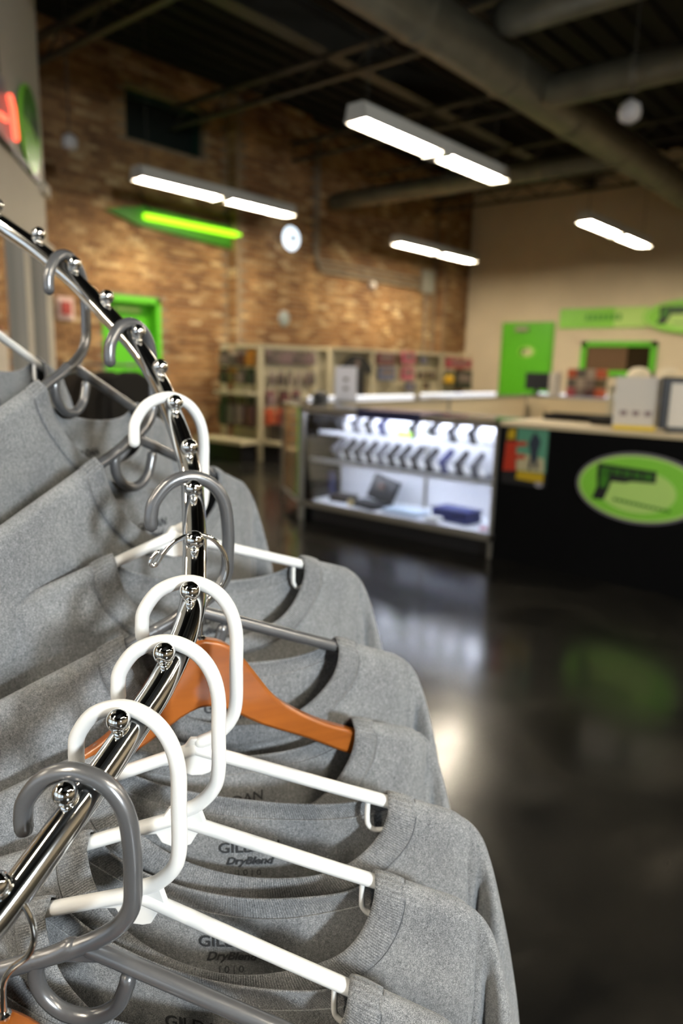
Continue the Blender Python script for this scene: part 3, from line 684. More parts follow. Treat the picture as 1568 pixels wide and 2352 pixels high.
t = thing('ear_muffs', 'yellow ear muffs hanging on the far shelf', 'ear muffs', p)
for s in (-1, 1): MB().ball((0, 0.055 * s, -0.03), 0.07, 14, 8, (1, 0.7, 1.1)).build('ear_cup', mat('muff_yellow', (0.72, 0.42, 0.01), 0.3), t, True)
MB().tube(catmull([(0, -0.08, 0.0), (0, -0.07, 0.09), (0, 0, 0.13), (0, 0.07, 0.09), (0, 0.08, 0.0)], 5), 0.012, 8).build('head_band', BLACKP, t, True)
MB().tube([(0, 0, 0.125), (-0.17, 0, 0.125)], 0.005, 5).build('peg', ALU, t)
# dark jackets on a rail in front of the brick wall
t = thing('coat_rail', 'dark metal coat rail in front of the brick wall', 'rail', (0, 0, 0))
pj = atdepth(262, 880, 7.2); jx, jy = pj.x, pj.y
ra_ = Vector((RT.x, RT.y, 0)).normalized()
MB().tube([(jx - ra_.x * 0.65, jy - ra_.y * 0.65, 1.26), (jx + ra_.x * 0.5, jy + ra_.y * 0.5, 1.26)], 0.014, 8).build('rail_bar', ALU, t, True)
for s in (-0.62, 0.47):
    MB().tube([(jx + ra_.x * s, jy + ra_.y * s, 1.26), (jx + ra_.x * s, jy + ra_.y * s, 0.0)], 0.014, 8).build('rail_post', ALU, t, True)
    MB().cbox((jx + ra_.x * s, jy + ra_.y * s, 0.02), (0.3, 0.3, 0.04)).build('rail_foot', ALU, t)
for k, sft in enumerate((-0.32, -0.08, 0.16)):
    t = thing('dark_jacket', ['leftmost', 'middle', 'rightmost'][k] + ' dark brown jacket on the rail by the green door', 'jacket', (jx + ra_.x * sft, jy + ra_.y * sft, 0.0), math.atan2(ra_.y, ra_.x) + 0.5, 'jackets on the coat rail')
    jm = [mat('jacket_%d' % k, cc, 0.9) for cc in ((0.03, 0.02, 0.012), )][0] if k == 0 else mat('jacket_%d' % k, [(0.02, 0.014, 0.008), (0.012, 0.009, 0.006)][k - 1], 0.9)
    MB().prism([(-0.21, 0.45), (0.21, 0.45), (0.23, 1.02), (0.20, 1.13), (0.07, 1.2), (-0.07, 1.2), (-0.20, 1.13), (-0.23, 1.02)], -0.07, 0.07).build('jacket_body', jm, t, bevel=0.03)
    for s in (-1, 1): MB().tube([(0.19 * s, 0, 1.1), (0.26 * s, 0.0, 0.9), (0.27 * s, 0.02, 0.6)], [0.06, 0.055, 0.05], 10).build('sleeve', jm, t, True)
    MB().tube(catmull([(0, 0, 1.2), (0, 0, 1.24), (0.02, 0, 1.262), (0.0, 0, 1.282), (-0.02, 0, 1.268)], 4), 0.004, 6).build('hanger_hook', ALU, t)

# ================================================================== COUNTERS
CH = 0.965
CTUBE = mat('case_tube', (1, 1, 1), 0.5, emit=(0.80, 0.84, 1.0), es=CASE_TUBE)
STRIP = mat('case_strip', (1, 1, 1), 0.5, emit=(0.80, 0.86, 1.0), es=0.45)
FY, CX0, CX1, CDEP = 4.46, -4.24, -2.40, 0.52
def case(name, label, x0, x1, y0, y1, front, group=None, shelves=(0.53, 0.76)):
    """glass showcase; front is the side with the glass front: '-y','-x','+y'"""
    t = thing(name, label, 'display case', (0, 0, 0), 0, group)
    P = 0.022
    for px_, py_ in ((x0, y0), (x1 - P, y0), (x0, y1 - P), (x1 - P, y1 - P)):
        MB().box((px_, py_, 0), (px_ + P, py_ + P, CH)).build('post', ALU, t)
    MB().box((x0, y0, 0.12), (x1, y1, 0.165)).build('deck', ALU, t)
    MB().box((x0 + 0.06, y0 + 0.07, 0.0), (x1 - 0.06, y1 - 0.02, 0.12)).build('plinth', BLACKP, t)
    MB().box((x0, y0, CH - 0.022), (x1, y0 + P, CH)).box((x0, y1 - P, CH - 0.022), (x1, y1, CH)).box((x0, y0 + P, CH - 0.022), (x0 + P, y1 - P, CH)).box((x1 - P, y0 + P, CH - 0.022), (x1, y1 - P, CH)).build('top_frame', ALU, t)
    MB().box((x0 + P, y0 + P, CH - 0.008), (x1 - P, y1 - P, CH - 0.002)).build('glass_top', GLASS, t)
    MB().box((x0 + P, y0 + P, 0.166), (x1 - P, y1 - P, 0.171)).build('deck_liner', CASEW, t)
    iy0, iy1, ix0, ix1 = y0 + P, y1 - P, x0 + P, x1 - P
    if front == '-y':
        MB().box((ix0, y0 + 0.008, 0.165), (ix1, y0 + 0.013, CH - 0.022)).build('glass_front', GLASS, t)
        MB().box((ix0, y1 - 0.02, 0.165), (ix1, y1 - 0.008, CH - 0.022)).build('back_panel', CASEW, t)
        MB().box((x0, y0, CH - 0.05), (x1, y0 + 0.012, CH - 0.02)).build('lamp_valance', ALU, t)
        MB().tube([(ix0 + 0.06, y1 - 0.06, CH - 0.05), (ix1 - 0.06, y1 - 0.06, CH - 0.05)], 0.012, 10).build('lamp_tube', CTUBE, t, True)
        MB().tube([(ix0 + 0.06, y0 + 0.032, CH - 0.034), (ix1 - 0.06, y0 + 0.032, CH - 0.034)], 0.012, 10).build('lamp_tube', CTUBE, t, True)
        for zs, dd in zip(shelves, (0.40, 0.30)): MB().box((ix0 + 0.01, y1 - 0.03 - dd, zs - 0.006), (ix1 - 0.01, y1 - 0.03, zs)).build('glass_shelf', GLASS, t)
        for zs, dd in zip(shelves, (0.40, 0.30)):
            MB().box((ix0 + 0.01, y1 - 0.045 - dd, zs - 0.030), (ix1 - 0.01, y1 - 0.038 - dd, zs + 0.006)).build('shelf_rail', CASEW, t)
            MB().tube([(ix0 + 0.05, y1 - 0.02 - dd, zs - 0.014), (ix1 - 0.05, y1 - 0.02 - dd, zs - 0.014)], 0.006, 8).build('lamp_tube', CTUBE, t, True)
        MB().box(((ix0 + ix1) / 2 + 0.02, y1 - 0.05, 0.17), ((ix0 + ix1) / 2 + 0.04, y1 - 0.03, CH - 0.03)).build('shelf_upright', ALU, t)
    elif front == '-x':
        MB().box((x0 + 0.008, iy0, 0.165), (x0 + 0.013, iy1, CH - 0.022)).build('glass_front', GLASS, t)
        MB().box((x1 - 0.02, iy0, 0.165), (x1 - 0.008, iy1, CH - 0.022)).build('back_panel', CREAM, t)
        MB().tube([(x0 + 0.03, iy0 + 0.05, CH + 0.016), (x0 + 0.03, iy1 - 0.05, CH + 0.014)], 0.014, 10).build('lamp_strip', STRIP, t, True)
        MB().box((x0 + 0.1, iy0, 0.6), (x1 - 0.03, iy1, 0.606)).build('glass_shelf', GLASS, t)
    else:
        MB().box((ix0, y1 - 0.013, 0.165), (ix1, y1 - 0.008, CH - 0.022)).build('glass_front', GLASS, t)
        MB().box((ix0, y0 + 0.008, 0.165), (ix1, y0 + 0.02, CH - 0.022)).build('back_panel', CREAM, t)
        MB().tube([(ix0 + 0.05, y1 - 0.03, CH + 0.018), (ix1 - 0.05, y1 - 0.03, CH + 0.014)], 0.014, 10).build('lamp_strip', STRIP, t, True)
        MB().box((ix0, y0 + 0.03, 0.6), (ix1, y1 - 0.1, 0.606)).build('glass_shelf', GLASS, t)
    if front == '-y':
        for xx in (x0 + 0.008, x1 - 0.013): MB().box((xx, iy0, 0.165), (xx + 0.005, iy1, CH - 0.022)).build('glass_side', GLASS, t)
    return t
case('display_case', 'brightly lit glass display case of handguns facing the camera', CX0, CX1, FY, FY + CDEP, '-y')
case('display_case', 'nearer glass case of the left run, lit strip under its top', -5.12, -4.62, 5.38, 7.36, '-x')
case('display_case', 'farther glass case of the left run, lit strip under its top', -5.28, -4.78, 7.62, 9.66, '-x')
case('display_case', 'rear glass case parallel to the taupe wall', -5.0, -3.05, 9.85, 10.35, '+y')
# glazed corner case linking front and left runs
t = thing('corner_case', 'small five-sided glass corner case at left end of the lit case', 'display case', (0, 0, 0))
cp = [(CX0 - 0.01, FY), (-4.92, 4.92), (-5.10, 5.36), (-4.62, 5.36), (CX0 - 0.01, FY + CDEP)]
for (px_, py_) in cp[:3]: MB().cbox((px_, py_, CH / 2), (0.026, 0.026, CH)).build('post', ALU, t)
cpo = cp[::-1]
def cshape(z0, z1, nm, m): return MB().prism(cpo[::-1], z0, z1, 'z').build(nm, m, t)
cshape(0.12, 0.165, 'deck', CASEW); cshape(CH - 0.02, CH - 0.001, 'glass_top', GLASS)
MB().prism([(CX0 - 0.06, FY + 0.12), (-4.80, 5.0), (-4.98, 5.3), (-4.66, 5.3), (CX0 - 0.06, FY + CDEP - 0.05)], 0.0, 0.118, 'z').build('plinth', BLACKP, t)
for (p_, q_) in ((cp[0], cp[1]), (cp[1], cp[2])):
    MB().tube([(p_[0], p_[1], CH - 0.01), (q_[0], q_[1], CH - 0.01)], 0.012, 6).build('top_rail', ALU, t)
    g = MB(); n_ = Vector((q_[1] - p_[1], p_[0] - q_[0], 0)).normalized() * 0.002
    g.v = [(p_[0] - n_.x, p_[1] - n_.y, 0.165), (q_[0] - n_.x, q_[1] - n_.y, 0.165), (q_[0] - n_.x, q_[1] - n_.y, CH - 0.02), (p_[0] - n_.x, p_[1] - n_.y, CH - 0.02), (p_[0] + n_.x, p_[1] + n_.y, 0.165), (q_[0] + n_.x, q_[1] + n_.y, 0.165), (q_[0] + n_.x, q_[1] + n_.y, CH - 0.02), (p_[0] + n_.x, p_[1] + n_.y, CH - 0.02)]
    g.f = [(0, 1, 2, 3), (7, 6, 5, 4), (0, 4, 5, 1), (2, 6, 7, 3)]; g.build('glass_pane', GLASS, t)
for zz in (0.55, 0.82):
    cc = Vector(((cp[0][0] + cp[1][0]) / 2 + 0.05, (cp[0][1] + cp[1][1]) / 2 + 0.05, zz))
    for s in (-0.018, 0.018): MB().ball((cc.x, cc.y, zz + s), 0.013, 12, 8).build('lock_knob', CHROME, t, True)
# black counter
BX1 = 1.6
t = thing('black_counter', 'black front sales counter with a thin cream top', 'counter', (0, 0, 0))
MB().box((CX1 + 0.01, FY + 0.02, 0.0), (BX1, FY + 0.05, CH - 0.03)).build('front_panel', BLACK, t)
MB().box((CX1 + 0.01, FY + 0.05, 0.0), (CX1 + 0.04, FY + 0.7, CH - 0.03)).box((BX1 - 0.03, FY + 0.05, 0), (BX1, FY + 0.7, CH - 0.03)).build('side_panel', BLACK, t)
MB().box((CX1 + 0.01, FY - 0.005, CH - 0.03), (BX1, FY + 0.78, CH)).build('counter_top', CREAM, t, bevel=0.004)
MB().box((CX1 + 0.05, FY + 0.3, 0.5), (BX1 - 0.05, FY + 0.7, 0.52)).build('inner_shelf', CREAM, t)
# oval sign on the counter
a = ony(1322, 1122, FY); top = ony(1470, 1040, FY); bot = ony(1490, 1208, FY)
hb = (top.z - bot.z) / 2; ca = hb * 1.78
t = thing('oval_counter_sign', 'green oval logo sign with grey rim on the black counter', 'sign', (0, 0, 0))
logo(t, (a.x + ca, FY + 0.018, (top.z + bot.z) / 2), ca, hb, 0.02, mat('sign_grey', (0.16, 0.15, 0.16), 0.5))
# poster on the counter: teal ground, red block letter, dark figure, yellow strip
a = ony(1157, 978, FY); b = ony(1249, 1122, FY)
t = thing('film_poster', 'teal and red poster with yellow strips on the black counter', 'poster', (0, 0, 0))
W_, Hh = b.x - a.x, a.z - b.z
def PQ(u, v): return (a.x + u * W_, b.z + v * Hh)
def pp(nm, poly, m, d): return MB().prism([PQ(*q) for q in poly][::-1], FY + 0.016 - d, FY + 0.018 - d).build(nm, m, t)
pp('poster_sheet', [(0, 0), (1, 0), (1, 1), (0, 1)], BLACKP, 0)
pp('teal_field', [(0.3, 0.25), (0.98, 0.25), (0.98, 0.98), (0.3, 0.98)], mat('teal', (0.10, 0.30, 0.19), 0.5), 0.003)
pp('cream_field', [(0.34, 0.26), (0.95, 0.26), (0.92, 0.5), (0.34, 0.55)], mat('poster_cream', (0.52, 0.45, 0.26), 0.5), 0.004)
pp('red_letter', [(0.03, 0.22), (0.33, 0.24), (0.31, 0.44), (0.52, 0.46), (0.5, 0.54), (0.31, 0.52), (0.29, 0.66), (0.54, 0.69), (0.52, 0.76), (0.06, 0.73)], mat('poster_red', (0.50, 0.035, 0.012), 0.5), 0.006)
pp('yellow_block', [(0.08, 0.77), (0.26, 0.79), (0.26, 0.96), (0.10, 0.94)], mat('poster_yellow', (0.55, 0.36, 0.012), 0.5), 0.006)
pp('yellow_strip', [(0.34, 0.10), (0.95, 0.08), (0.95, 0.24), (0.36, 0.25)], mat('poster_yellow', (0.5, 0.3, 0.02)), 0.006)
pp('dark_figure', [(0.60, 0.30), (0.66, 0.28), (0.70, 0.48), (0.76, 0.30), (0.82, 0.32), (0.78, 0.56), (0.84, 0.78), (0.76, 0.88), (0.70, 0.94), (0.65, 0.87), (0.58, 0.74), (0.64, 0.56)], mat('figure_navy', (0.03, 0.04, 0.06), 0.5), 0.007)
pp('corner_disc', [(0.86 + 0.09 * math.cos(q), 0.05 + 0.05 * math.sin(q)) for q in [2 * PI * i / 16 for i in range(16)]], mat('disc_grey', (0.33, 0.30, 0.32), 0.5), 0.006)

# ---- handguns on small stands inside the lit case
def gun_mesh():
    m = MB()
    m.box((-0.085, -0.012, 0.072), (0.085, 0.012, 0.100))                       # slide
    m.box((-0.080, -0.011, 0.052), (0.075, 0.011, 0.072))                       # frame
    m.prism([(-0.082, 0.058), (-0.040, 0.058), (-0.055, -0.04), (-0.098, -0.035)][::-1], -0.013, 0.013)   # grip
    m.tube([(-0.038, 0, 0.054), (-0.035, 0, 0.028), (-0.012, 0, 0.022), (0.012, 0, 0.030), (0.015, 0, 0.053)], 0.0035, 6)   # trigger guard
    m.box((-0.028, -0.003, 0.03), (-0.023, 0.003, 0.054))
    m.box((0.072, -0.003, 0.100), (0.080, 0.003, 0.105)); m.box((-0.08, -0.008, 0.100), (-0.07, 0.008, 0.106))
    m.box((0.085, -0.006, 0.080), (0.090, 0.006, 0.092))
    return m
GUNM = [mat('gun_black', (0.016, 0.016, 0.02), 0.5), mat('gun_steel', (0.16, 0.16, 0.18), 0.35, 0.6), mat('gun_blue', (0.03, 0.035, 0.12), 0.4)]
def gun_row(shelfz, name_row, xs, ydist, mats):
    n = len(xs)
    for k, px_ in enumerate(xs):
        x_ = ony(px_, 1000, ydist).x
        ordn = 'leftmost' if k == 0 else ('rightmost' if k == n - 1 else ['second', 'third', 'fourth', 'fifth', 'sixth', 'seventh', 'eighth', 'ninth', 'tenth', 'eleventh', 'twelfth'][k - 1])
        st = MB().prism([(-0.035, 0.0), (0.035, 0.0), (0.03, 0.02), (0.006, 0.03), (0.002, 0.06), (-0.006, 0.06), (-0.008, 0.03), (-0.03, 0.02)][::-1], -0.024, 0.024).build('gun_stand', WHITE, None, loc=(x_, ydist, shelfz + 0.001))
        tag(st, ordn + ' white stand on the ' + name_row + ' of the lit case', 'stand', 'stands on the ' + name_row)
        g = gun_mesh().build('handgun', GUNM[mats[k % len(mats)]], None, loc=(x_ + 0.005, ydist, shelfz + 0.055), rot=(0, R(-38), R(74)))
        g.scale = (0.95, 0.95, 0.95)
        tag(g, ordn + ' handgun on the ' + name_row + ' of the lit case', 'handgun', 'handguns on the ' + name_row)
gun_row(0.76, 'top shelf', [795, 830, 858, 890, 962, 1008, 1052, 1098], FY + 0.34, [0, 1, 0, 2, 0, 0, 0, 0])
gun_row(0.53, 'middle shelf', [788, 812, 836, 862, 888, 914, 940, 968, 1002, 1036, 1072, 1108], FY + 0.28, [1, 0, 0, 0, 1, 0, 0, 0, 0, 2, 0, 1])
# things lying on the deck and shelves
def cbx(name, label, cat, m, px_, Y, z0, w_, d_, h_, rz=0.0, bev=0.006, group=None):
    x_ = ony(px_, 1100, Y).x; t = thing(name, label, cat, (x_, Y, z0 + 0.001), rz, group)
    MB().cbox((0, 0, h_ * 0.4), (w_, d_, h_ * 0.8)).build('box_body', m, t, bevel=bev)
    MB().cbox((0, 0, h_ * 0.9), (w_ * 1.02, d_ * 1.02, h_ * 0.2)).build('box_lid', m, t, bevel=bev)
    return t
DKB = 0.171
t = thing('gun_case', 'open black hard case leaning back on the deck of the lit case', 'case', (ony(868, 1150, FY + 0.25).x, FY + 0.25, DKB + 0.001), R(-12))
MB().cbox((0, -0.10, 0.025), (0.30, 0.17, 0.05)).build('case_base', BLACKP, t, bevel=0.01)
MB().cbox((0, 0, 0), (0.30, 0.045, 0.21)).build('case_lid', BLACKP, t, bevel=0.01, loc=(0.03, 0.03, 0.14), rot=(R(-20), R(8), 0))
MB().tube([(-0.04, -0.19, 0.03), (-0.04, -0.205, 0.03), (0.04, -0.205, 0.03), (0.04, -0.19, 0.03)], 0.006, 6).build('case_handle', BLACKP, t)
MB().cbox((0.03, 0.004, 0.17), (0.08, 0.004, 0.05)).build('lid_badge', GD[5], t, rot=None)
cbx('flat_box', 'flat black box at the left of the lit case deck', 'box', BLACKP, 720, FY + 0.2, DKB, 0.2, 0.2, 0.06)
cbx('flat_box', 'low black box between the flat box and the open hard case', 'box', GD[0], 790, FY + 0.22, DKB, 0.18, 0.18, 0.055)
cbx('blue_carton', 'upright navy carton at the left back of the lit case', 'box', mat('navy', (0.025, 0.03, 0.085), 0.5), 752, FY + 0.37, DKB, 0.14, 0.08, 0.20)
cbx('glass_tray', 'pale blue flat pack on the deck of the lit case', 'package', mat('pale_blue', (0.42, 0.50, 0.60), 0.4), 935, FY + 0.15, DKB, 0.34, 0.18, 0.035)
cbx('blue_case', 'dark blue soft case at the right of the lit case deck', 'case', mat('royal', (0.02, 0.028, 0.13), 0.5), 1052, FY + 0.22, DKB, 0.34, 0.2, 0.10, R(-6), 0.02)
cbx('white_carton', 'small white carton in front of the dark blue soft case', 'box', WHITE, 1000, FY + 0.08, DKB, 0.12, 0.08, 0.035)
cbx('pink_tag', 'small pink tag at the right end of the lit case deck', 'tag', mat('tag_pink', (0.55, 0.2, 0.28), 0.5), 1118, FY + 0.1, DKB, 0.05, 0.05, 0.02)
cbx('green_tag', 'bright lime price tag on the top shelf of the lit case', 'tag', mat('tag_lime', (0.45, 0.85, 0.05), 0.4), 926, FY + 0.25, 0.76, 0.12, 0.06, 0.045)
cbx('white_tag', 'long white label block beside the lime price tag', 'tag', WHITE, 980, FY + 0.25, 0.76, 0.20, 0.06, 0.03)
p = ony(808, 1170, FY + 0.1)
t = thing('brass_medal', 'small brass disc before the open hard case', 'disc', (p.x, FY + 0.08, DKB + 0.001))
MB().lathe([(0.005, -0.008), (0.03, -0.008), (0.03, 0.004), (0.02, 0.008), (0.005, 0.008)], (0, 0, 0.031), 18, 'y').build('disc_face', mat('brass', (0.65, 0.5, 0.22), 0.4, 0.3), t, True, sharp=40)
MB().cbox((0, 0.012, 0.006), (0.04, 0.03, 0.012)).build('disc_foot', BLACKP, t)
# navy mat over the front edge of the lit case
xa, xb = ony(822, 945, FY).x, ony(966, 955, FY).x
t = thing('counter_mat', 'navy counter mat folded over the top front edge of the lit case', 'mat', (0, 0, 0))
MB().box((xa, FY - 0.012, CH + 0.001), (xb, FY + 0.34, CH + 0.012)).build('mat_top', mat('mat_purple', (0.10, 0.05, 0.09), 0.7), t)
MB().box((xa, FY - 0.014, CH - 0.055), (xb, FY - 0.003, CH + 0.012)).build('mat_flap', mat('navy', (0.02, 0.03, 0.09)), t)

# ---- things standing on the counters
def onc(px_, py_): p = onz(px_, py_, CH); return p.x, p.y
x_, y_ = -4.86, 5.75
t = thing('notice_stand', 'white upright notice with two dark spots on the left glass run', 'sign', (x_, y_, CH), YAW)
d_ = (Vector((x_, y_, CH)) - CP).dot(FW); nh = 75 * d_ / FPX; nw = 50 * d_ / FPX
MB().cbox((0, 0, nh / 2 + 0.002), (nw, 0.02, nh)).build('notice_sheet', mat('notice_white', (0.62, 0.60, 0.64), 0.5), t)
for zz in (0.35, 0.62): MB().cbox((0.0, -0.012, nh * zz), (nw * 0.2, 0.004, nh * 0.1)).build('notice_mark', GD[3], t)
MB().cbox((0, 0.03, 0.006), (nw, 0.08, 0.01)).build('notice_foot', WHITE, t)
# bright white sheet lower left behind glass and small black cap on the left run
t = thing('baseball_cap', 'black cap on the left glass run in front of the near shelf', 'cap', (-4.98, 5.50, CH + 0.002), YAW)
MB().lathe([(0.085, 0.0), (0.085, 0.03), (0.07, 0.065), (0.04, 0.085), (0.008, 0.092)], (0, 0, 0), 16).build('cap_crown', BLACKP, t, True); MB().prism([(-0.08, -0.05), (-0.05, -0.17), (0.05, -0.17), (0.08, -0.05)], 0.002, 0.010, 'z').build('cap_brim', BLACKP, t)
# monitor on the rear case
p = Vector((-5.0 + 0.17, 10.05, CH))
t = thing('small_monitor', 'small black monitor before the far green door', 'monitor', p, R(25))
MB().cbox((0, 0, 0.20), (0.34, 0.04, 0.24)).build('screen_body', BLACKP, t, bevel=0.008)
MB().cbox((0, 0.0, 0.045), (0.06, 0.03, 0.08)).build('monitor_neck', BLACKP, t); MB().cbox((0, 0, 0.006), (0.22, 0.16, 0.012)).build('monitor_base', BLACKP, t)
p = Vector((-4.54, 10.02, CH))
t = thing('paper_roll', 'white upright roll beside the small monitor', 'roll', p)
MB().lathe([(0.02, 0.001), (0.085, 0.001), (0.085, 0.33), (0.025, 0.33), (0.022, 0.30)], (0, 0, 0), 20).build('roll_body', mat('roll_white', (0.66, 0.60, 0.52), 0.6), t, True, sharp=40)
# red and orange cartons on the rear case
k = 0
for row_, zz in enumerate((0.0, 0.13, 0.26)):
    for cx_ in range(4):
        if row_ == 1 and cx_ == 2: pass
        col = [[GD[11], GD[5], GD[6], GD[10]], [GD[3], GD[8], GD[5], GD[15]], [GD[10], GD[3], GD[8], GD[10]]][row_][cx_]
        b_ = MB().cbox((0, 0, 0.064), (0.125, 0.12, 0.125)).build('small_carton', col, None, loc=(-4.27 + 0.135 * cx_, 10.0, CH + 0.002 + zz), bevel=0.004)
        tag(b_, ['leftmost', 'second', 'third', 'rightmost'][cx_] + (' carton in the lower', ' carton in the middle', ' carton in the upper')[row_] + ' row of red and orange cartons', 'box', 'cartons on the rear case')
# white box sign with yellow foot on the black counter
p0 = onz(1460, 984, CH); fx, fy = -1.66, 4.60
d_ = (Vector((fx, fy, CH)) - CP).dot(FW)
t = thing('acrylic_sign', 'white upright leaflet sign with yellow foot on the black counter', 'sign', (ony(1456, 980, fy).x, fy, CH), R(18))
MB().cbox((0, 0.02, 0.17), (0.26, 0.05, 0.30)).build('leaflet_box', mat('leaflet', (0.62, 0.56, 0.48), 0.5), t)
MB().cbox((0, 0.0, 0.013), (0.24, 0.12, 0.024)).build('yellow_foot', mat('foot_yellow', (0.75, 0.52, 0.02), 0.4), t)
for q in range(3): MB().cbox((-0.07 + 0.07 * q, -0.006, 0.10), (0.04, 0.002, 0.03)).build('leaflet_print', GD[7], t)
# black framed terminal at right edge
t = thing('black_terminal', 'black framed screen with a pale back at the right edge', 'monitor', (ony(1582, 980, 4.66).x, 4.66, CH), R(28))
MB().cbox((0, 0.03, 0.17), (0.34, 0.03, 0.31)).build('terminal_frame', BLACKP, t, bevel=0.008)
MB().cbox((0.02, 0.012, 0.16), (0.28, 0.008, 0.26)).build('pale_panel', mat('pale_panel', (0.60, 0.54, 0.45), 0.5), t)
MB().cbox((0, 0.05, 0.01), (0.24, 0.16, 0.02)).build('terminal_foot', BLACKP, t)
MB().cbox((0.1, -0.03, 0.03), (0.10, 0.06, 0.04)).build('card_reader', BLACKP, t)
# black trays lying on the counter top
t = thing('black_tray', 'long low black tray on the counter behind the poster', 'tray', (-2.0, 5.02, CH), R(0))
MB().cbox((0, 0, 0.012), (0.62, 0.15, 0.02)).build('tray_floor', BLACKP, t)
MB().box((-0.31, -0.075, 0.02), (0.31, -0.065, 0.05)).box((-0.31, 0.065, 0.02), (0.31, 0.075, 0.05)).build('tray_rim', BLACKP, t)
t = thing('black_tray', 'short low black tray left of the white leaflet sign', 'tray', (-1.72, 4.84, CH), R(0))
MB().cbox((0, 0, 0.012), (0.34, 0.14, 0.02)).build('tray_floor', BLACKP, t)
MB().box((-0.17, -0.07, 0.02), (0.17, -0.06, 0.05)).box((-0.17, 0.06, 0.02), (0.17, 0.07, 0.05)).build('tray_rim', BLACKP, t)
# cream caps heaped on a low stand behind the counter
t = thing('cap_table', 'cream table behind the counter carrying pale caps', 'table', (0, 0, 0))
cY = 6.9; cX = ony(1462, 860, cY).x + 0.34
MB().box((cX - 0.5, cY - 0.3, 1.19), (cX + 1.3, cY + 0.3, 1.22)).build('table_top', CREAM, t)
for sx in (-0.46, 1.26):
    for sy in (-0.26, 0.26): MB().box((cX + sx - 0.02, cY + sy - 0.02, 0), (cX + sx + 0.02, cY + sy + 0.02, 1.19)).build('leg', CREAM2, t)
for k in range(6):
    t = thing('pale_cap', ['leftmost', 'second', 'third', 'fourth', 'fifth', 'rightmost'][k] + ' pale cap in the row behind the white leaflet sign', 'cap', (cX - 0.32 + 0.24 * k, cY + 0.05 * (k % 2), 1.221), 0, 'pale caps behind the counter')
    MB().lathe([(0.11, 0.0), (0.11, 0.05), (0.095, 0.1), (0.06, 0.135), (0.01, 0.145)], (0, 0, 0), 16).build('cap_crown', mat('pale_cap', (0.68, 0.60, 0.44), 0.8), t, True)
    MB().prism([(-0.09, -0.06), (-0.07, -0.18), (0.07, -0.18), (0.09, -0.06)], 0.002, 0.012, 'z').build('cap_brim', mat('pale_cap', (0.6, 0.5, 0.4)), t)

# ================================================================== SPIRAL RACK
PXB = [(150, 1822), (272, 1655), (377, 1500), (436, 1358), (446, 1240), (444, 1122), (435, 1027), (402, 925), (368, 842), (317, 762), (245, 682), (170, 605), (88, 537)]
DEPB = [.42, .454, .490, .529, .569, .609, .647, .684, .718, .748, .773, .793, .806]
BALL = [atdepth(x, y, d) for (x, y), d in zip(PXB, DEPB)]
AXX, AXY = -0.655, 0.106
def helix(i):
    rr = 0.305 + 0.00403 * i; a = R(15.724 + 8.388 * i)
    return Vector((AXX + rr * math.cos(a), AXY + rr * math.sin(a), 0.995 + 0.03162 * i))
def ballp(i):
    if 0 <= i <= 12: return BALL[i]
    e = 0 if i < 0 else 12
    return helix(i) + (BALL[e] - helix(e))
I0, I1 = -5, 22
BP = {i: ballp(i) for i in range(I0, I1 + 1)}
DROP = Vector((0, 0, -0.0185))
rack = thing('spiral_rack', 'chrome spiral clothes rack with ball stops along its rail', 'clothes rack', (AXX, AXY, 0))
off = Vector((AXX, AXY, 0))
rail = [BP[i] + DROP - off for i in range(I0, I1 + 1)]
top = BP[I1] - off
rail += [Vector((top.x * 0.6, top.y * 0.6, top.z + 0.03)), Vector((0, 0, top.z + 0.035))]
low = BP[I0] + DROP - off
rail = [Vector((0, 0, low.z - 0.05)), Vector((low.x * 0.6, low.y * 0.6, low.z - 0.04))] + rail
MB().tube(catmull(rail, 8), 0.0098, 24, cap=True).build('spiral_rail', RAILCH, rack, True)
bm_ball = MB().lathe([(0.0045, -0.0125), (0.0036, -0.009), (0.0034, -0.006)], (0, 0, 0), 14).ball((0, 0, 0), 0.0076, 24, 14)
bo = None
for i in range(I0, I1 + 1):
    p = BP[i] - off
    if bo is None: bo = bm_ball.build('stop_ball', CHROME, rack, True, loc=p)
    else: c = bo.copy(); COL.objects.link(c); c.location = p
MB().tube([(0, 0, 0.03), (0, 0, top.z + 0.05)], 0.016, 16).build('centre_post', CHROME, rack, True)
for k in range(4):
    a = PI / 4 + k * PI / 2; MB().tube([(0, 0, 0.05), (0.42 * math.cos(a), 0.42 * math.sin(a), 0.02)], 0.014, 10).build('foot_bar', CHROME, rack, True)

# ================================================================== HANGERS
def L(u, v, w=0.0): return (u, -w, v)
def tangent(i): return (BP[i + 1] - BP[i - 1]).normalized()
SHIFT = {-1: RT * -0.0145 + UP * -0.004, 13: RT * -0.022 + UP * 0.007}
def origin(i): return BP[i] + tangent(i) * 0.012 + SHIFT.get(i, Vector((0, 0, 0)))
HOOK_W = [(-0.038, -0.044), (-0.038, -0.036), (-0.036, -0.024), (-0.024, -0.0085), (-0.004, -0.002), (0.014, -0.008), (0.026, -0.022), (0.0315, -0.042), (0.0315, -0.07), (0.0312, -0.099), (0.027, -0.114), (0.016, -0.126), (0.004, -0.132)]
HOOK_G = [(-0.036, -0.038), (-0.036, -0.030), (-0.033, -0.018), (-0.020, -0.003), (-0.002, 0.002), (0.016, -0.005), (0.027, -0.021), (0.0305, -0.044), (0.0305, -0.068), (0.029, -0.086), (0.021, -0.100), (0.008, -0.1105), (-0.006, -0.1182), (-0.020, -0.1248), (-0.034, -0.1305)]
